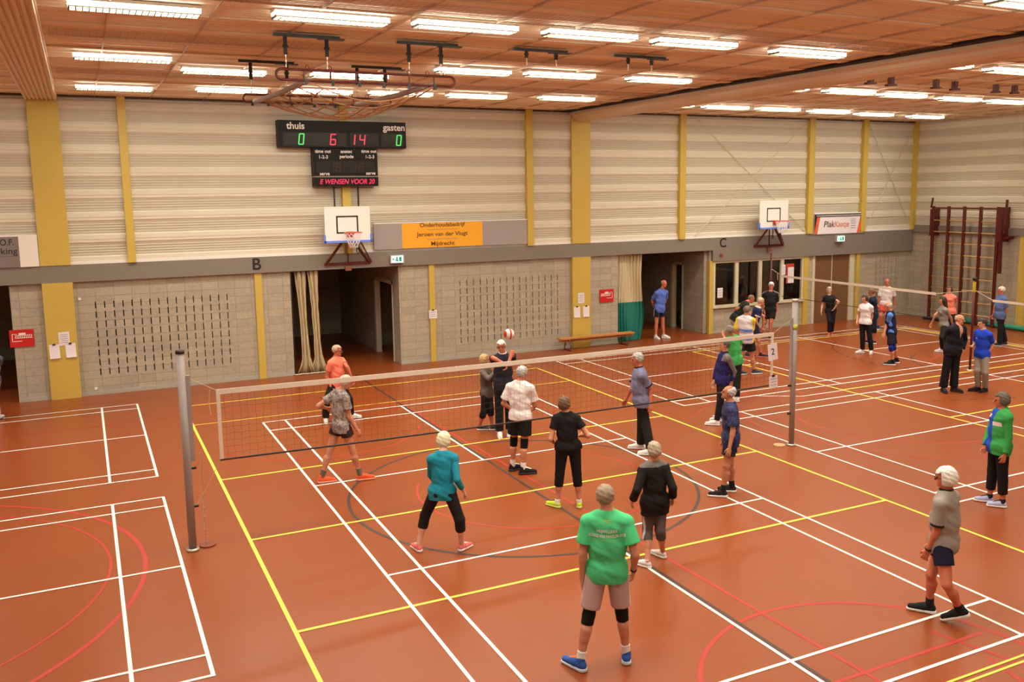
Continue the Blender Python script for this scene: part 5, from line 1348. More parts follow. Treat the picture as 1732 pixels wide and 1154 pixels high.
# ================================================================== POSES: joints in metres around each person's spot on the floor
POSE = {
 'coral_man': dict(H=1.74, root=(2.806, 6.052, 0.0), yaw=[-53.8, -53.8, -33.8, -23.8, 256.2], J={"AL":[0.275,0.021,0.09],"AR":[-0.275,-0.021,0.09],"KL":[0.205,-0.157,0.467],"KR":[-0.294,-0.206,0.469],"HL":[0.061,0.059,0.805],"HR":[-0.085,-0.047,0.805],"PC":[-0.012,0.006,0.805],"NK":[0.004,-0.002,1.353],"HD":[0.03,-0.015,1.492],"SL":[0.144,0.104,1.256],"SR":[-0.142,-0.105,1.256],"EL":[0.185,-0.177,1.162],"WL":[0.27,-0.191,0.916],"ER":[-0.224,-0.057,0.972],"WR":[-0.153,-0.147,0.738]}),
 'camo_man': dict(H=1.8, root=(1.798, 1.945, 0.0), yaw=[16.0, 16.0, 1.0, -9.0, -9.0], J={"AL":[-0.307,0.087,0.1],"AR":[0.307,-0.087,0.1],"KL":[-0.151,0.08,0.543],"KR":[0.184,-0.097,0.543],"HL":[0.007,0.074,0.99],"HR":[0.059,-0.106,0.99],"PC":[0.033,-0.016,0.99],"NK":[0.026,-0.013,1.557],"HD":[0.132,-0.044,1.681],"SL":[-0.023,0.163,1.456],"SR":[0.078,-0.19,1.456],"EL":[-0.292,0.154,1.303],"WL":[-0.119,0.339,1.209],"ER":[0.127,-0.192,1.151],"WR":[0.248,-0.197,0.909]}),
 'teal_woman': dict(H=1.66, root=(2.22, -1.608, 0.0), yaw=[69.7, 69.7, 69.7, 99.7, 24.7], J={"AL":[-0.258,0.125,0.1],"AR":[0.258,-0.125,0.1],"KL":[-0.156,0.124,0.49],"KR":[0.196,-0.238,0.482],"HL":[-0.053,-0.032,0.852],"HR":[0.109,-0.092,0.852],"PC":[0.028,-0.062,0.852],"NK":[0.062,-0.031,1.373],"HD":[0.107,0.058,1.498],"SL":[-0.084,0.015,1.28],"SR":[0.196,-0.088,1.28],"EL":[-0.051,0.147,1.029],"WL":[0.069,0.274,0.851],"ER":[0.172,-0.232,1.034],"WR":[0.296,-0.148,0.836]}),
 'vest_woman': dict(H=1.6, root=(5.231, 3.791, 0.0), yaw=[-43.3, -43.3, -23.3, -23.3, -23.3], J={"AL":[0.11,-0.061,0.1],"AR":[-0.11,0.061,0.1],"KL":[0.041,-0.166,0.468],"KR":[-0.102,-0.159,0.42],"HL":[0.092,0.043,0.796],"HR":[-0.022,-0.078,0.796],"PC":[0.035,-0.017,0.796],"NK":[0.01,-0.005,1.299],"HD":[0.007,-0.004,1.443],"SL":[0.113,0.098,1.209],"SR":[-0.084,-0.112,1.209],"EL":[0.154,-0.118,1.043],"WL":[0.207,-0.215,1.256],"ER":[-0.081,-0.378,1.137],"WR":[0.113,-0.28,1.241]}),
 'navy_man': dict(H=1.84, root=(5.399, 3.241, 0.0), yaw=[245.6, 245.6, 240.6, 240.6, 250.6], J={"AL":[0.119,0.022,0.09],"AR":[-0.119,-0.022,0.09],"KL":[0.101,-0.007,0.571],"KR":[-0.105,0.01,0.571],"HL":[0.083,-0.037,1.056],"HR":[-0.091,0.042,1.056],"PC":[-0.004,0.002,1.056],"NK":[-0.009,0.004,1.635],"HD":[-0.041,-0.002,1.78],"SL":[0.163,-0.073,1.532],"SR":[-0.179,0.081,1.532],"EL":[0.051,-0.305,1.716],"WL":[-0.091,-0.402,1.501],"ER":[-0.313,-0.19,1.623],"WR":[-0.142,-0.376,1.513]}),
 'white_man': dict(H=1.84, root=(4.606, 0.974, 0.0), yaw=[44.6, 44.6, 39.6, 4.6, -15.4], J={"AL":[-0.035,0.133,0.09],"AR":[0.035,-0.133,0.09],"KL":[-0.026,0.088,0.548],"KR":[0.076,-0.113,0.548],"HL":[-0.017,0.043,1.009],"HR":[0.118,-0.093,1.009],"PC":[0.05,-0.025,1.009],"NK":[0.058,-0.029,1.589],"HD":[0.095,-0.025,1.727],"SL":[-0.075,0.105,1.486],"SR":[0.188,-0.162,1.486],"EL":[-0.161,0.192,1.194],"WL":[0.034,0.318,1.046],"ER":[0.278,-0.129,1.184],"WR":[0.36,0.099,1.053]}),
 'black_woman': dict(H=1.74, root=(4.543, -0.95, 0.0), yaw=[61.5, 61.5, 61.5, 116.5, 61.5], J={"AL":[-0.148,0.08,0.09],"AR":[0.148,-0.08,0.09],"KL":[-0.113,0.061,0.52],"KR":[0.116,-0.063,0.52],"HL":[-0.076,0.042,0.953],"HR":[0.083,-0.045,0.953],"PC":[0.003,-0.002,0.953],"NK":[-0.026,0.013,1.475],"HD":[-0.039,0.042,1.607],"SL":[-0.158,0.085,1.378],"SR":[0.117,-0.065,1.378],"EL":[-0.264,0.049,1.101],"WL":[-0.119,0.227,0.977],"ER":[0.235,-0.212,1.146],"WR":[0.253,0.041,1.084]}),
 'plaid_man': dict(H=1.86, root=(7.203, 0.948, 0.0), yaw=[156.7, 156.7, 151.7, 146.7, 146.7], J={"AL":[0.03,0.212,0.09],"AR":[-0.03,-0.212,0.09],"KL":[-0.041,0.081,0.537],"KR":[-0.033,-0.044,0.537],"HL":[-0.112,-0.052,0.987],"HR":[-0.036,0.126,0.987],"PC":[-0.074,0.037,0.987],"NK":[-0.107,0.053,1.572],"HD":[-0.149,0.074,1.725],"SL":[-0.176,-0.124,1.468],"SR":[-0.026,0.225,1.468],"EL":[0.014,-0.123,1.21],"WL":[-0.015,-0.16,0.935],"ER":[-0.18,0.202,1.188],"WR":[-0.219,0.333,0.945]}),
 'cardigan_woman': dict(H=1.62, root=(4.549, -3.288, 0.0), yaw=[85.9, 80.9, 85.9, 115.9, 105.9], J={"AL":[-0.175,-0.085,0.09],"AR":[0.175,0.085,0.09],"KL":[-0.081,0.064,0.442],"KR":[0.046,-0.038,0.441],"HL":[-0.095,0.011,0.835],"HR":[0.073,-0.001,0.835],"PC":[-0.011,0.005,0.835],"NK":[-0.026,0.013,1.345],"HD":[-0.027,0.014,1.501],"SL":[-0.168,0.035,1.255],"SR":[0.12,-0.011,1.255],"EL":[-0.322,-0.055,1.04],"WL":[-0.296,0.092,0.849],"ER":[0.137,-0.182,1.035],"WR":[0.224,-0.056,0.847]}),
 'navyshorts_man': dict(H=1.76, root=(7.038, -1.624, 0.0), yaw=[146.1, 146.1, 151.1, 141.1, 141.1], J={"AL":[-0.138,-0.063,0.09],"AR":[0.138,0.063,0.09],"KL":[-0.122,-0.115,0.514],"KR":[0.05,0.011,0.505],"HL":[-0.019,-0.092,0.933],"HR":[0.083,0.06,0.933],"PC":[0.032,-0.016,0.933],"NK":[0.023,-0.011,1.487],"HD":[-0.017,0.008,1.633],"SL":[-0.076,-0.161,1.388],"SR":[0.124,0.137,1.388],"EL":[-0.095,-0.222,1.092],"WL":[-0.175,-0.248,0.842],"ER":[0.047,0.151,1.096],"WR":[-0.024,0.094,0.848]}),
 'zip_man': dict(H=1.74, root=(9.638, 1.94, 0.0), yaw=[161.7, 166.7, 151.7, 141.7, 141.7], J={"AL":[-0.136,-0.107,0.09],"AR":[0.136,0.107,0.09],"KL":[-0.053,-0.111,0.507],"KR":[0.067,0.041,0.502],"HL":[0.03,-0.115,0.928],"HR":[0.087,0.057,0.928],"PC":[0.058,-0.029,0.928],"NK":[0.098,-0.049,1.474],"HD":[0.085,-0.042,1.626],"SL":[0.05,-0.218,1.377],"SR":[0.132,0.127,1.377],"EL":[0.189,-0.235,1.112],"WL":[0.162,-0.193,0.856],"ER":[0.039,0.147,1.093],"WR":[-0.063,0.098,0.857]}),
 'greenback_man': dict(H=1.72, root=(11.204, 3.342, 0.0), yaw=[90.9, 90.9, 110.9, 110.9, 110.9], J={"AL":[0.014,0.06,0.09],"AR":[-0.014,-0.06,0.09],"KL":[-0.049,0.032,0.532],"KR":[0.026,-0.026,0.532],"HL":[-0.113,0.005,0.978],"HR":[0.066,0.008,0.978],"PC":[-0.024,0.006,0.978],"NK":[-0.115,0.002,1.512],"HD":[-0.208,-0.008,1.628],"SL":[-0.274,-0.0,1.417],"SR":[0.076,0.005,1.417],"EL":[-0.426,-0.248,1.361],"WL":[-0.42,-0.07,1.547],"ER":[0.237,0.152,1.217],"WR":[0.087,0.012,1.061]}),
 'green_man': dict(H=1.86, root=(2.634, -5.191, 0.0), yaw=[59.0, 59.0, 59.0, 109.0, 59.0], J={"AL":[-0.246,0.043,0.1],"AR":[0.246,-0.043,0.1],"KL":[-0.148,0.038,0.572],"KR":[0.181,-0.055,0.572],"HL":[-0.049,0.033,1.048],"HR":[0.116,-0.067,1.048],"PC":[0.033,-0.017,1.048],"NK":[0.033,-0.016,1.634],"HD":[0.034,0.017,1.77],"SL":[-0.13,0.081,1.53],"SR":[0.195,-0.114,1.53],"EL":[-0.192,0.076,1.216],"WL":[-0.185,0.109,0.939],"ER":[0.23,-0.225,1.231],"WR":[0.298,-0.093,0.995]}),
 'gray_man': dict(H=1.78, root=(6.533, -6.084, 0.0), yaw=[113.4, 108.4, 123.4, 128.4, 128.4], J={"AL":[0.035,-0.175,0.16],"AR":[-0.035,0.175,0.1],"KL":[-0.213,-0.175,0.515],"KR":[-0.134,0.094,0.513],"HL":[-0.129,-0.015,0.911],"HR":[0.041,0.059,0.911],"PC":[-0.044,0.022,0.911],"NK":[-0.036,0.018,1.472],"HD":[-0.064,0.032,1.624],"SL":[-0.21,-0.038,1.372],"SR":[0.135,0.076,1.372],"EL":[-0.224,-0.019,1.067],"WL":[-0.247,0.068,0.816],"ER":[-0.031,0.081,1.115],"WR":[-0.116,0.113,0.864]}),
 'greenjacket_woman': dict(H=1.74, root=(10.286, -3.925, 0.0), yaw=[155.8, 150.8, 130.8, 130.8, 130.8], J={"AL":[-0.02,-0.124,0.09],"AR":[0.02,0.124,0.09],"KL":[-0.032,-0.102,0.513],"KR":[0.025,0.105,0.513],"HL":[-0.043,-0.079,0.939],"HR":[0.031,0.086,0.939],"PC":[-0.006,0.003,0.939],"NK":[0.022,-0.011,1.486],"HD":[-0.008,0.004,1.617],"SL":[-0.059,-0.145,1.389],"SR":[0.094,0.128,1.389],"EL":[-0.054,-0.179,1.092],"WL":[-0.105,-0.167,0.836],"ER":[-0.006,0.17,1.11],"WR":[-0.126,0.146,0.879]}),
 'doorway_man': dict(H=1.84, root=(14.632, 11.388, 0.0), yaw=[-89.4, -89.4, -74.4, -64.4, -94.4], J={"AL":[0.16,0.009,0.09],"AR":[-0.16,-0.009,0.09],"KL":[0.124,0.007,0.549],"KR":[-0.132,-0.003,0.549],"HL":[0.087,0.005,1.012],"HR":[-0.104,0.003,1.012],"PC":[-0.008,0.004,1.012],"NK":[0.045,-0.022,1.589],"HD":[0.083,-0.097,1.774],"SL":[0.223,-0.016,1.486],"SR":[-0.152,-0.02,1.486],"EL":[0.282,0.103,1.199],"WL":[0.118,0.109,0.978],"ER":[-0.191,0.164,1.232],"WR":[-0.087,0.211,0.98]}),
 'blackpolo_man': dict(H=1.8, root=(17.613, 9.794, 0.0), yaw=[228.9, 228.9, 228.9, 228.9, 218.9], J={"AL":[0.04,-0.162,0.09],"AR":[-0.04,0.162,0.09],"KL":[0.045,-0.206,0.525],"KR":[-0.022,0.007,0.498],"HL":[0.181,-0.117,0.935],"HR":[0.04,0.006,0.935],"PC":[0.11,-0.055,0.935],"NK":[0.124,-0.062,1.502],"HD":[0.136,-0.068,1.672],"SL":[0.26,-0.182,1.401],"SR":[-0.016,0.06,1.401],"EL":[0.309,-0.157,1.097],"WL":[0.292,-0.186,0.829],"ER":[-0.028,0.04,1.092],"WR":[-0.082,-0.031,0.838]}),
 'navytee_man': dict(H=1.76, root=(15.092, 7.334, 0.0), yaw=[-20.2, -20.2, -30.2, -40.2, -40.2], J={"AL":[-0.15,0.114,0.09],"AR":[0.15,-0.114,0.09],"KL":[0.019,0.15,0.481],"KR":[0.018,-0.156,0.495],"HL":[-0.0,0.102,0.909],"HR":[-0.063,-0.07,0.909],"PC":[-0.032,0.016,0.909],"NK":[0.071,-0.035,1.452],"HD":[0.143,-0.071,1.586],"SL":[0.115,0.142,1.355],"SR":[-0.009,-0.195,1.355],"EL":[0.29,-0.014,1.164],"WL":[0.317,0.009,0.903],"ER":[-0.121,-0.178,1.075],"WR":[0.046,-0.135,0.875]}),
 'cycling_man': dict(H=1.8, root=(13.322, 5.523, 0.0), yaw=[30.2, 30.2, 10.2, -9.8, -9.8], J={"AL":[-0.205,0.051,0.09],"AR":[0.205,-0.051,0.09],"KL":[-0.134,0.07,0.525],"KR":[0.118,-0.062,0.525],"HL":[-0.063,0.089,0.964],"HR":[0.031,-0.073,0.964],"PC":[-0.016,0.008,0.964],"NK":[-0.048,0.024,1.53],"HD":[-0.014,0.007,1.667],"SL":[-0.135,0.18,1.429],"SR":[0.05,-0.137,1.429],"EL":[-0.22,0.232,1.136],"WL":[-0.053,0.306,0.938],"ER":[0.123,-0.029,1.148],"WR":[0.23,0.108,0.942]}),
 'bent_man': dict(H=1.8, root=(15.35, 8.451, 0.0), yaw=[-24.1, -24.1, -34.1, -39.1, -39.1], J={"AL":[0.005,0.115,0.09],"AR":[-0.005,-0.115,0.09],"KL":[0.008,0.107,0.533],"KR":[-0.035,-0.093,0.533],"HL":[0.011,0.099,0.98],"HR":[-0.065,-0.072,0.98],"PC":[-0.027,0.014,0.98],"NK":[0.258,-0.129,1.449],"HD":[0.373,-0.187,1.527],"SL":[0.282,0.064,1.366],"SR":[0.132,-0.271,1.366],"EL":[0.48,0.048,1.128],"WL":[0.474,-0.125,0.922],"ER":[-0.036,-0.036,1.255],"WR":[0.032,-0.016,0.994]}),
 'blackslim_woman': dict(H=1.6, root=(19.809, 9.192, 0.0), yaw=[225.3, 225.3, 225.3, 225.3, 220.3], J={"AL":[0.129,0.066,0.09],"AR":[-0.129,-0.066,0.09],"KL":[0.001,-0.09,0.422],"KR":[-0.165,-0.115,0.474],"HL":[0.046,-0.052,0.81],"HR":[-0.072,0.065,0.81],"PC":[-0.013,0.007,0.81],"NK":[-0.071,0.035,1.303],"HD":[-0.075,0.038,1.454],"SL":[0.042,-0.071,1.215],"SR":[-0.163,0.131,1.215],"EL":[-0.01,-0.323,1.117],"WL":[-0.044,-0.202,0.912],"ER":[-0.16,0.232,0.958],"WR":[-0.287,0.143,0.774]}),
 'whitetee_woman': dict(H=1.7, root=(18.261, 6.175, 0.0), yaw=[193.3, 193.3, 183.3, 213.3, 153.3], J={"AL":[0.072,-0.098,0.09],"AR":[-0.072,0.098,0.09],"KL":[0.007,-0.072,0.501],"KR":[-0.107,0.085,0.501],"HL":[-0.058,-0.047,0.916],"HR":[-0.099,0.125,0.916],"PC":[-0.079,0.039,0.916],"NK":[-0.064,0.032,1.451],"HD":[-0.115,0.058,1.582],"SL":[-0.031,-0.116,1.356],"SR":[-0.102,0.182,1.356],"EL":[0.103,-0.037,1.108],"WL":[0.057,-0.029,0.858],"ER":[-0.135,0.274,1.08],"WR":[-0.287,0.144,0.923]}),
 'ponytail_woman': dict(H=1.72, root=(19.673, 7.315, 0.0), yaw=[132.9, 132.9, 122.9, 132.9, 132.9], J={"AL":[0.02,-0.075,0.09],"AR":[-0.02,0.075,0.09],"KL":[-0.087,-0.142,0.489],"KR":[-0.044,0.011,0.502],"HL":[-0.048,-0.07,0.902],"HR":[0.083,0.052,0.902],"PC":[0.018,-0.009,0.902],"NK":[-0.016,0.008,1.442],"HD":[-0.072,0.036,1.579],"SL":[-0.123,-0.1,1.346],"SR":[0.104,0.11,1.346],"EL":[0.087,-0.106,1.138],"WL":[-0.004,0.114,1.039],"ER":[-0.04,-0.032,1.13],"WR":[0.04,0.204,1.062]}),
 'bald_man': dict(H=1.76, root=(22.189, 9.224, 0.0), yaw=[217.2, 222.2, 222.2, 222.2, 222.2], J={"AL":[0.096,-0.096,0.09],"AR":[-0.096,0.096,0.09],"KL":[-0.048,-0.18,0.484],"KR":[-0.156,-0.051,0.487],"HL":[0.122,-0.106,0.874],"HR":[0.011,0.04,0.874],"PC":[0.067,-0.033,0.874],"NK":[0.088,-0.044,1.428],"HD":[0.083,-0.041,1.583],"SL":[0.205,-0.175,1.329],"SR":[-0.036,0.091,1.329],"EL":[0.337,-0.151,1.058],"WL":[0.352,-0.176,0.795],"ER":[-0.058,0.128,1.029],"WR":[-0.11,0.055,0.781]}),
 'bluetee_bent_man': dict(H=1.76, root=(17.681, 4.647, 0.0), yaw=[126.8, 126.8, 131.8, 131.8, 131.8], J={"AL":[-0.164,-0.078,0.09],"AR":[0.164,0.078,0.09],"KL":[-0.287,-0.11,0.498],"KR":[-0.017,0.048,0.476],"HL":[-0.185,0.001,0.902],"HR":[-0.038,0.111,0.902],"PC":[-0.111,0.056,0.902],"NK":[-0.152,0.076,1.455],"HD":[-0.221,0.111,1.584],"SL":[-0.289,-0.035,1.357],"SR":[-0.001,0.18,1.357],"EL":[-0.239,0.112,1.097],"WL":[-0.366,0.071,0.869],"ER":[-0.142,0.04,1.128],"WR":[-0.116,0.17,0.9]}),
 'longhair_woman': dict(H=1.7, root=(20.436, 5.318, 0.0), yaw=[149.0, 154.0, 149.0, 129.0, 129.0], J={"AL":[-0.184,-0.081,0.09],"AR":[0.184,0.081,0.12],"KL":[-0.343,-0.167,0.461],"KR":[-0.064,-0.081,0.408],"HL":[-0.1,-0.049,0.778],"HR":[-0.009,0.103,0.778],"PC":[-0.054,0.027,0.778],"NK":[-0.086,0.043,1.312],"HD":[-0.116,0.058,1.476],"SL":[-0.147,-0.098,1.217],"SR":[-0.013,0.178,1.217],"EL":[0.062,-0.105,1.013],"WL":[0.182,-0.083,0.789],"ER":[-0.26,0.168,1.062],"WR":[-0.279,0.251,0.822]}),
 'coral_woman': dict(H=1.66, root=(22.566, 6.854, 0.0), yaw=[203.7, 198.7, 188.7, 218.7, 218.7], J={"AL":[0.062,-0.037,0.09],"AR":[-0.062,0.037,0.09],"KL":[-0.065,-0.098,0.468],"KR":[-0.148,-0.004,0.482],"HL":[-0.011,-0.056,0.869],"HR":[-0.08,0.102,0.869],"PC":[-0.045,0.023,0.869],"NK":[-0.077,0.038,1.391],"HD":[-0.083,0.042,1.531],"SL":[-0.023,-0.106,1.298],"SR":[-0.119,0.177,1.298],"EL":[0.164,-0.003,1.108],"WL":[0.063,-0.032,0.882],"ER":[-0.051,0.229,1.026],"WR":[-0.186,0.093,0.867]}),
 'jacket_man': dict(H=1.84, root=(16.118, 1.672, 0.0), yaw=[-101.5, -96.5, -61.5, -81.5, -121.5], J={"AL":[0.119,-0.049,0.09],"AR":[-0.119,0.049,0.09],"KL":[0.133,-0.047,0.544],"KR":[-0.08,0.021,0.544],"HL":[0.147,-0.046,1.002],"HR":[-0.041,-0.007,1.002],"PC":[0.053,-0.026,1.002],"NK":[0.116,-0.058,1.578],"HD":[0.164,-0.082,1.695],"SL":[0.292,-0.074,1.475],"SR":[-0.081,-0.031,1.475],"EL":[0.443,-0.029,1.201],"WL":[0.286,-0.087,0.982],"ER":[0.008,0.152,1.233],"WR":[-0.066,0.033,0.995]}),
 'youngblue_man': dict(H=1.76, root=(16.8, 1.304, 0.0), yaw=[176.9, 176.9, 156.9, 186.9, 151.9], J={"AL":[0.046,-0.063,0.09],"AR":[-0.046,0.063,0.09],"KL":[-0.099,-0.134,0.486],"KR":[-0.151,0.027,0.503],"HL":[-0.042,-0.073,0.909],"HR":[-0.032,0.11,0.909],"PC":[-0.037,0.018,0.909],"NK":[-0.035,0.018,1.463],"HD":[-0.068,0.034,1.603],"SL":[-0.045,-0.161,1.365],"SR":[-0.026,0.197,1.365],"EL":[0.115,-0.12,1.111],"WL":[-0.015,-0.104,0.882],"ER":[0.079,0.294,1.098],"WR":[-0.161,0.192,1.058]}),
 'oldblue_man': dict(H=1.78, root=(22.64, 5.079, 0.0), yaw=[151.1, 151.1, 141.1, 131.1, 146.1], J={"AL":[-0.148,-0.019,0.09],"AR":[0.148,0.019,0.1],"KL":[-0.152,-0.023,0.526],"KR":[0.042,0.078,0.531],"HL":[-0.155,-0.026,0.965],"HR":[-0.066,0.136,0.965],"PC":[-0.11,0.055,0.965],"NK":[-0.083,0.041,1.525],"HD":[-0.115,0.057,1.658],"SL":[-0.175,-0.115,1.425],"SR":[0.0,0.203,1.425],"EL":[-0.1,-0.123,1.129],"WL":[-0.085,-0.082,0.865],"ER":[-0.21,0.159,1.207],"WR":[-0.199,0.211,0.945]}),
 'edge_person': dict(H=1.72, root=(-3.815, 9.733, 0.0), yaw=[245.0, 245.0, 245.0, 65.0, 65.0], J={"AL":[0.113,-0.033,0.1],"AR":[-0.113,0.033,0.1],"KL":[0.106,-0.171,0.495],"KR":[-0.027,-0.087,0.491],"HL":[0.147,-0.071,0.902],"HR":[-0.015,0.005,0.902],"PC":[0.066,-0.033,0.902],"NK":[0.102,-0.051,1.442],"HD":[0.115,-0.057,1.596],"SL":[0.255,-0.122,1.346],"SR":[-0.063,0.026,1.346],"EL":[0.207,0.071,1.127],"WL":[0.172,-0.086,0.925],"ER":[-0.068,0.208,1.112],"WR":[-0.055,0.028,0.928]}),
 'window_person': dict(H=1.75, root=(18.55, 12.05, 0.0), yaw=[-49.5, -49.5, -39.5, -39.5, -39.5], J={"AL":[0.1,0.0,0.09],"AR":[-0.1,0.0,0.09],"KL":[0.194,-0.004,0.505],"KR":[0.029,-0.041,0.493],"HL":[0.069,0.059,0.91],"HR":[-0.069,-0.059,0.91],"PC":[0.0,0.0,0.91],"NK":[0.0,0.0,1.452],"HD":[0.0,0.0,1.636],"SL":[0.136,0.116,1.354],"SR":[-0.136,-0.116,1.354],"EL":[0.185,0.148,1.059],"WL":[0.214,0.025,0.829],"ER":[-0.094,-0.083,1.058],"WR":[-0.058,-0.207,0.829]}),
 'window_coral_person': dict(H=1.7, root=(19.42, 12.05, 0.0), yaw=[229.3, 229.3, 229.3, 229.3, 229.3], J={"AL":[0.1,0.0,0.09],"AR":[-0.1,0.0,0.09],"KL":[0.008,-0.116,0.476],"KR":[-0.086,-0.087,0.494],"HL":[0.067,-0.058,0.884],"HR":[-0.067,0.058,0.884],"PC":[0.0,0.0,0.884],"NK":[0.0,0.0,1.411],"HD":[0.0,0.0,1.59],"SL":[0.131,-0.113,1.316],"SR":[-0.131,0.113,1.316],"EL":[0.134,-0.099,1.024],"WL":[0.053,-0.204,0.806],"ER":[-0.1,0.089,1.026],"WR":[-0.21,0.022,0.806]}),
}
WHITE = (240, 222, 205)
def upper(frac, col):      # colour everything above a fraction of the spine
    return (lambda p, d: ((p - d['PC']) @ d['u']) > np.linalg.norm(d['NK'] - d['PC']) * frac, col)
def side(sgn, col, lim=.12):   # sleeve and flank on one side
    return (lambda p, d: ((p - d['PC']) @ d['rc']) * sgn > lim, col)
def front_open(wd, col, top=.2):
    return (lambda p, d: (((p - d['PC']) @ d['fc']) > .03) & (np.abs((p - d['PC']) @ d['rc']) < wd), col)
def vopen(col):
    return (lambda p, d: (((p - d['PC']) @ d['fc']) > .02) & (np.abs((p - d['PC']) @ d['rc']) < .05 * np.clip((((p - d['PC']) @ d['u']) / .5 - .62) * 3, 0, 1.0)), col)
def vest_body(col):
    return (lambda p, d: (np.abs((p - d['PC']) @ d['rc']) < .17) & (((p - d['PC']) @ d['u']) < .50), col)
def shoulders(col):
    return (lambda p, d: (np.abs((p - d['PC']) @ d['rc']) > .10) & (((p - d['PC']) @ d['u']) > .40), col)

folk = []
def add(key, label, h=.011, **cl): folk.append((key, label, h, cl))
add('coral_man', 'person in coral polo shirt and black trousers behind the left part of the near net', top=(248, 125, 88), collar=(240, 120, 85), bottom=(26, 20, 18), bottom_name='trousers', leg=1.92, flare=.025,
    hair='short', hair_rgb=(190, 150, 115), glasses=True, shoe=WHITE, bulk=1.05, belly=.02, skin='ruddy', hem=-.12, top_name='polo_shirt')
add('camo_man', 'person in grey camouflage t-shirt and dark shorts stepping right in orange shoes', .010, top='camouflage', bottom=(60, 30, 24), leg=.42, hair='short', hair_rgb=(205, 175, 145), shoe=(235, 88, 40), sole=(240, 150, 110), sock=(112, 95, 75), sock_h=.13,
    hem=-.13, sleeve=.6, loose=.02, bulk=1.03)
add('teal_woman', 'person in teal sweater and black capri leggings seen from behind, left of the near court', .010, fem=True, top=(30, 125, 130), bottom=(30, 20, 17), bottom_name='capri_leggings', leg=1.42, flare=.012, hair='bob', hair_rgb=(228, 200, 150), hair_thick=.02,
    sleeve=1.75, shoe=(236, 110, 98), accent=(240, 215, 200), sole=WHITE, bulk=1.0, hem=-.11, top_name='sweater', skin='light')
add('vest_woman', 'person in grey long-sleeved top and capri leggings, left of the man striking the ball', fem=True, top=(112, 92, 76), bottom=(22, 17, 15), bottom_name='capri_leggings', leg=1.35, flare=.01, hair='bob', hair_rgb=(196, 150, 92), sleeve=1.85, shoe=(60, 55, 50), sole=WHITE, hem=-.12, top_name='sweater',
    zones=[vest_body((92, 74, 56))])
add('navy_man', 'person in dark navy polo and trousers with arms stretched out below the flying ball', top=(40, 36, 42), collar=WHITE, bottom=(24, 20, 20), bottom_name='trousers', leg=1.94, flare=.03, hair='short', hair_rgb=(238, 215, 185), glasses=True, shoe=WHITE, skin='ruddy', hem=-.12, top_name='polo_shirt', bulk=1.04)
add('white_man', 'person in white t-shirt, black shorts and black knee pads before the net', .010, top=(245, 220, 205), bottom=(22, 17, 15), leg=.72, flare=.04, pads='LR', hair='short', hair_rgb=(186, 170, 150), sock=WHITE, sock_h=.12, shoe=(30, 26, 24), accent=WHITE, sole=(60, 52, 46), hem=-.07, sleeve=.72, loose=.03, bulk=1.04)
add('black_woman', 'person in black t-shirt and black capri leggings with neon yellow shoes, seen from behind', .010, fem=True, top=(24, 19, 17), bottom=(20, 15, 14), bottom_name='capri_leggings', leg=1.40, flare=.008, hair='short_w', hair_rgb=(104, 68, 44), shoe=(205, 215, 50), accent=(60, 60, 58), sole=(220, 225, 110), sock=WHITE, sock_h=.05, bulk=1.08, hem=-.03, sleeve=.5)
add('plaid_man', 'person in greyish blue checked short-sleeved shirt and dark trousers facing left at the net', .010, top='blue_check', collar=(26, 22, 22), cuffs=(30, 26, 26), bottom=(32, 26, 24), bottom_name='trousers', leg=1.93, flare=.03, hair='short', hair_rgb=(176, 160, 138), shoe=WHITE, hem=-.12, sleeve=.72, loose=.025, bulk=1.08, belly=.03, skin='ruddy', top_name='checked_shirt')
add('cardigan_woman', 'person in black cardigan with grey yoke and grey capri leggings seen from behind', .010, fem=True, top=(27, 20, 17), bottom=(92, 76, 64), bottom_name='capri_leggings', stripe=(200, 190, 180), leg=1.34, flare=.008, hair='short_w', hair_rgb=(176, 148, 112), sleeve=1.78, shoe=(228, 208, 182), sole=WHITE, hem=-.17, ease=.022, bulk=1.05, top_name='cardigan', cuff=.012,
    zones=[upper(.93, (112, 96, 80))])
add('navyshorts_man', 'person in dark blue patterned shirt and navy shorts looking up, left of right post', .010, top='navy_print', bottom=(26, 24, 40), leg=.62, flare=.03, hair='balding', hair_rgb=(188, 172, 152), sock=(30, 26, 26), sock_h=.12, shoe=(38, 33, 30), sole=WHITE, hem=-.13, sleeve=.75, loose=.025, bulk=1.04, nod=.35, skin='tan')
add('zip_man', 'person in navy and grey zip-neck sports top and black leggings, behind the navy shorts', top=(34, 28, 76), collar=(30, 26, 40), bottom=(24, 18, 20), bottom_name='leggings', leg=1.95, flare=.008, hair='short', hair_rgb=(92, 78, 62), sleeve=1.8, shoe=WHITE, hem=-.12, top_name='sports_top', zones=[shoulders((122, 104, 92)), side(1, (118, 100, 88), .20), side(-1, (118, 100, 88), .20)])
add('greenback_man', 'person in green t-shirt partly hidden behind the man in the zip-neck sports top', h=.013, top=(70, 175, 80), bottom=(24, 28, 22), bottom_name='leggings', leg=1.93, hair='short', hair_rgb=(134, 116, 98), shoe=WHITE, hem=-.13)
add('green_man', 'person in bright green t-shirt with lettering on the back, nearest the viewer', .0095, top=(82, 192, 112), bottom=(190, 150, 128), stripe=WHITE, leg=.84, flare=.02, pads='LR', hair='short', hair_rgb=(158, 128, 94), sock=WHITE, sock_h=.11, shoe=(52, 84, 140), accent=(230, 120, 60), sole=(210, 205, 205), hem=-.12, sleeve=.68, loose=.03, bulk=1.09, belly=.015, watch='R', skin='mid')
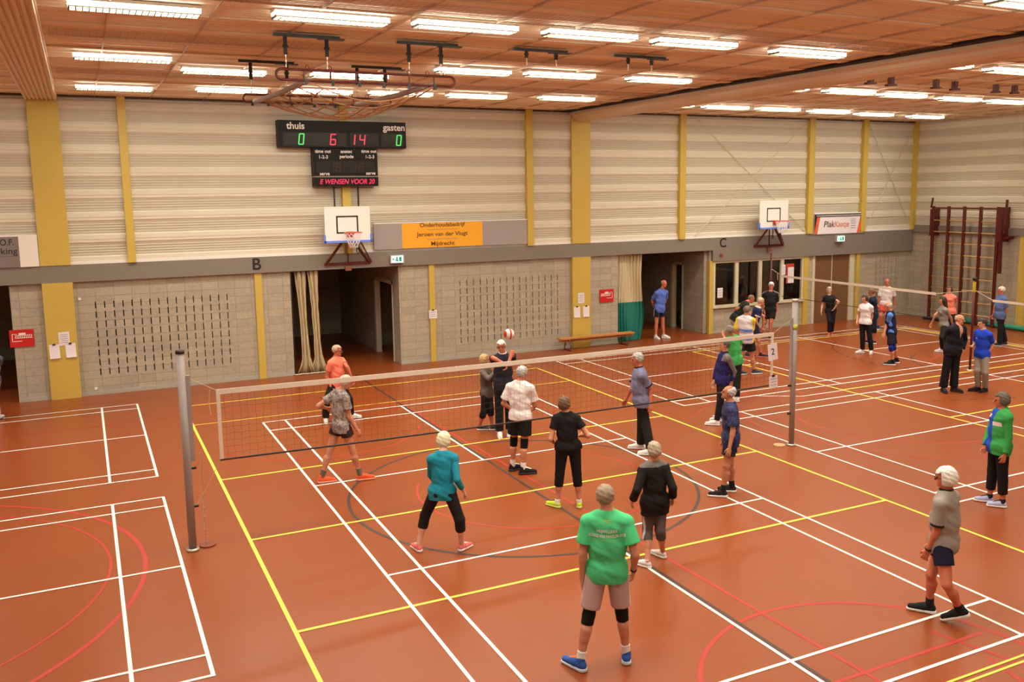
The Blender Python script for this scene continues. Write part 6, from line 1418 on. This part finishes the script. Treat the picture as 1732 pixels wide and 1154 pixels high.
add('gray_man', 'person with thick white hair in grey t-shirt and dark shorts walking left at the right', .0095, top=(158, 138, 114), cuffs=(34, 28, 26), collar=(40, 34, 30), bottom=(24, 24, 40), leg=.55, flare=.02, hair='short_w', hair_rgb=(240, 224, 190), hair_thick=.022, glasses=True, sock=(36, 30, 28), sock_h=.11, shoe=(34, 30, 28), sole=WHITE, hem=-.12, sleeve=.78, bulk=1.06, belly=.022, watch='L', skin='ruddy')
add('greenjacket_woman', 'person in open green jacket over blue shirt and black capri trousers at the right edge', .010, fem=True, top=(62, 150, 68), bottom=(24, 18, 17), bottom_name='capri_trousers', leg=1.72, flare=.015, hair='short_w', hair_rgb=(100, 84, 66), sleeve=1.88, shoe=(190, 180, 190), accent=(60, 50, 60), sole=WHITE, sock=(40, 34, 40), sock_h=.05, hem=-.13, ease=.020, bulk=1.1, belly=.02, cuff=.012, top_name='jacket', skin='ruddy', vneck=.03,
    zones=[front_open(.065, (40, 74, 160))])
add('doorway_man', 'person in blue polo and navy shorts, hands behind the back, in the right dark opening', top=(92, 108, 168), collar=(110, 124, 180), bottom=(30, 30, 44), stripe=WHITE, leg=.62, flare=.03, hair='fringe', hair_rgb=(150, 120, 96), hair_thick=.006, sock=(190, 160, 130), sock_h=.07, shoe=WHITE, hem=-.16, sleeve=.72, loose=.02, top_name='polo_shirt', skin='ruddy')
add('blackpolo_man', 'person in black sports shirt with white shoulder stripe and black shorts before the window', top=(30, 24, 22), bottom=(26, 20, 20), leg=.72, flare=.03, hair='short', hair_rgb=(214, 204, 190), shoe=(44, 46, 48), sole=WHITE, sock=(40, 36, 36), sock_h=.08, hem=-.14, sleeve=.75, loose=.02, bulk=1.08, belly=.03, skin='ruddy', h=.013,
    zones=[(lambda p, d: (np.abs((p - d['PC']) @ d['fc'] - .0) < .022) & (((p - d['PC']) @ d['u']) > .42) & (np.abs((p - d['PC']) @ d['rc']) > .09), WHITE)])
add('navytee_man', 'person in navy shirt with pale yoke and white cuffs bending right, before the window', top=(36, 36, 66), cuffs=WHITE, bottom=(32, 34, 50), leg=.72, flare=.025, hair='short', hair_rgb=(190, 160, 120), hair_thick=.008, shoe=(50, 44, 48), accent=(230, 90, 70), sole=(225, 120, 100), sock=(40, 36, 40), sock_h=.07, hem=-.12, h=.013, zones=[upper(.97, (205, 178, 142))])
add('cycling_man', 'person in white, yellow and blue patterned jersey and black shorts seen from behind', top='jersey', bottom=(24, 22, 18), leg=.74, flare=.04, hair='short', hair_rgb=(112, 94, 74), shoe=(60, 62, 66), sole=WHITE, sock=(60, 50, 50), sock_h=.05, hem=-.14, sleeve=.85, loose=.015, h=.012, bulk=1.08,
    zones=[side(1, (228, 190, 50), .185), side(-1, (228, 190, 50), .185)])
add('bent_man', 'person in dark green t-shirt and light grey shorts leaning right below the window', top=(34, 34, 26), bottom=(196, 172, 160), leg=.8, flare=.03, hair='short', hair_rgb=(128, 86, 56), hair_thick=.006, shoe=(44, 40, 40), hem=-.12, sleeve=.6, h=.013, bulk=1.06, skin='ruddy')
add('blackslim_woman', 'person in black t-shirt and black leggings with red shoes before the brown door', fem=True, top=(30, 25, 24), bottom=(26, 20, 20), bottom_name='leggings', leg=1.93, flare=.008, hair='short_w', hair_rgb=(196, 170, 140), shoe=(205, 62, 48), sole=(220, 190, 150), hem=-.10, h=.012, sleeve=.5, skin='light')
add('whitetee_woman', 'person in white t-shirt and black trousers with white shoes, on the far court', fem=True, top=(240, 215, 202), bottom=(24, 22, 24), bottom_name='trousers', leg=1.92, flare=.015, hair='short_w', hair_rgb=(60, 36, 26), shoe=WHITE, hem=-.05, h=.012, sleeve=.5)
add('ponytail_woman', 'person with a brown ponytail in dark blue top, half hidden behind the white t-shirt', fem=True, top=(24, 38, 52), bottom=(22, 22, 34), bottom_name='capri_leggings', leg=1.3, flare=.01, hair='ponytail', hair_rgb=(122, 78, 44), shoe=(36, 32, 38), sole=WHITE, hem=-.12, h=.013)
add('bald_man', 'bald person in white t-shirt and red shorts below the far net', top=(238, 216, 200), bottom=(205, 72, 54), leg=.75, flare=.03, hair=None, shoe=(40, 42, 56), sole=WHITE, hem=-.07, sleeve=.7, loose=.03, h=.013, skin='ruddy', bulk=1.04)
add('bluetee_bent_man', 'person in black shirt with pale blue sleeve and blue knee pad, head lowered', top=(24, 26, 50), bottom=(22, 22, 32), leg=.82, flare=.03, pads='LR', pad_rgb=(34, 44, 110), hair='fringe', hair_rgb=(214, 180, 140), hair_thick=.008, sock=(30, 26, 28), sock_h=.09, shoe=(36, 32, 32), sole=WHITE, hem=-.12, sleeve=.85, h=.012, zones=[side(-1, (90, 130, 190), .17)])
add('longhair_woman', 'person with long dark hair in grey t-shirt, left of the dark jacket', fem=True, top=(136, 122, 100), bottom=(26, 22, 22), bottom_name='leggings', leg=1.90, flare=.01, hair='long', hair_rgb=(48, 26, 20), shoe=(236, 205, 188), hem=-.07, h=.012, sleeve=.5)
add('coral_woman', 'person in salmon t-shirt behind the person with long dark hair', fem=True, top=(246, 130, 98), bottom=(30, 26, 28), bottom_name='leggings', leg=1.9, hair='short_w', hair_rgb=(92, 58, 36), shoe=WHITE, hem=-.10, h=.014, sleeve=.5)
add('jacket_man', 'person in dark tracksuit jacket and wide dark trousers facing the young one in blue', top=(24, 22, 26), bottom=(22, 19, 22), bottom_name='trousers', leg=1.94, flare=.045, hair='fringe', hair_rgb=(200, 150, 110), hair_thick=.006, sleeve=1.9, cuff=.01, ease=.024, bulk=1.08, shoe=(44, 36, 34), sole=(60, 50, 46), hem=-.14, h=.012, top_name='jacket', vneck=.05, zones=[vopen((190, 130, 96))])
add('youngblue_man', 'person with dark hair in bright blue t-shirt and grey trousers holding the dark red pole', top=(36, 66, 170), bottom=(158, 136, 110), bottom_name='trousers', leg=1.93, flare=.015, hair='short', hair_rgb=(50, 30, 20), shoe=(38, 30, 26), sole=(40, 32, 28), hem=-.10, sleeve=.72, loose=.02, h=.012, watch='L', skin='light',
    zones=[(lambda p, d: (((p - d['PC']) @ d['fc']) > .06) & (np.abs((p - d['PC']) @ d['rc'] - .08) < .035) & (np.abs(((p - d['PC']) @ d['u']) - .36) < .022), (225, 215, 190))])
add('oldblue_man', 'person with white hair in greyish blue polo and black trousers at the far right', top=(88, 100, 128), bottom=(26, 23, 26), bottom_name='trousers', leg=1.93, flare=.03, hair='short', hair_rgb=(214, 190, 156), shoe=(50, 44, 44), sole=(190, 170, 150), hem=-.14, sleeve=.78, loose=.03, h=.013, bulk=1.08, belly=.03, skin='ruddy', top_name='polo_shirt', collar=(110, 120, 145))
add('edge_person', 'person mostly outside the left edge, only one white sports shoe in view', top=(90, 80, 90), bottom=(200, 170, 160), bottom_name='trousers', leg=1.93, hair='short', hair_rgb=(120, 90, 60), shoe=(225, 200, 190), accent=(50, 40, 40), sole=(110, 80, 70), h=.016)
add('window_person', 'person in white long-sleeved top seen dimly behind the window glass', top=(215, 205, 190), bottom=(40, 40, 50), bottom_name='trousers', leg=1.93, hair='short', hair_rgb=(120, 100, 80), sleeve=1.9, shoe=(60, 55, 50), h=.016)
add('window_coral_person', 'person in coral top seen dimly behind the third window pane', top=(226, 105, 78), bottom=(60, 60, 60), bottom_name='trousers', leg=1.93, hair='short', hair_rgb=(120, 70, 50), shoe=(60, 55, 50), h=.016)
made = {}
for key, label, h, cl in folk:
    cl.pop('h', None) if False else None
    made[key] = person(label, POSE[key], cl, h)
# lettering printed on the back of the green t-shirt, laid onto the cloth
gt, gshirt = made['green_man']
def print_on(shirt, root, lines, toward, name, mat):
    bv = BVHTree.FromPolygons([v.co for v in shirt.data.vertices], [tuple(p.vertices) for p in shirt.data.polygons])
    mb = MB()
    for txt, size, c, X, Z, wd in lines:
        vs, fs = text_mesh(txt, size, .002, 'CENTER'); sx_ = wd / (max(v[0] for v in vs) - min(v[0] for v in vs)); out = []
        for v in vs:
            p = Vector(c) + Vector(X) * v[0] * sx_ + Vector(Z) * v[1]; o = p - Vector(toward) * .6
            hit, n, i, d = bv.ray_cast(o, Vector(toward), 2.0); out.append((hit - Vector(toward) * .004) if hit else p)
        mb._add(out, fs)
    o = mb.build(name, mat, shirt); return o
Pg = POSE['green_man']; g_f = Vector((math.cos(R(Pg['yaw'][1])), math.sin(R(Pg['yaw'][1])), 0)); g_r = Vector((g_f.y, -g_f.x, 0)); nk = Vector(Pg['J']['NK']); up_ = Vector((0, 0, 1))
print_on(gshirt, gt, [('VRIJWILLIGER', .042, nk - up_ * .155, g_r, up_, .21), ('RONDE VAN HAARLEM 2018', .042, nk - up_ * .205, g_r, up_, .36)], g_f, 'back_print', mat_white)
print_on(gshirt, gt, [('_________________', .03, nk - up_ * .232, g_r, up_, .36), ('WZ', .035, nk - up_ * .06, g_r, up_, .07)], g_f, 'yellow_print', M('yellow_print', ph(190, 190, 60), .6))
# white cards on the green jacket and on the blue shirts
def patch_on(shirt, c, X, Z, wd, ht, toward, name, mat):
    bv = BVHTree.FromPolygons([v.co for v in shirt.data.vertices], [tuple(p.vertices) for p in shirt.data.polygons])
    n = 6; vs = []
    for j in range(n + 1):
        for i in range(n + 1):
            p = c + X * wd * (i / n - .5) + Z * ht * (j / n - .5); o = p - toward * .6
            hit, nn, k, d = bv.ray_cast(o, toward, 2.0); vs.append((hit - toward * .005) if hit else p)
    mb = MB(); mb._add(vs, [(j * (n + 1) + i, j * (n + 1) + i + 1, (j + 1) * (n + 1) + i + 1, (j + 1) * (n + 1) + i) for j in range(n) for i in range(n)])
    return mb.build(name, mat, shirt)
def chest(key, off_r, off_u, wd, ht, name, mat):
    P_ = POSE[key]; f = Vector((math.cos(R(P_['yaw'][1])), math.sin(R(P_['yaw'][1])), 0)); r = Vector((f.y, -f.x, 0))
    patch_on(made[key][1], Vector(P_['J']['NK']) + r * off_r - up_ * off_u + f * .1, r, up_, wd, ht, -f, name, mat)
chest('greenjacket_woman', -.11, .20, .10, .06, 'white_card', mat_white)
chest('greenjacket_woman', .03, .10, .04, .05, 'name_tag', mat_white)
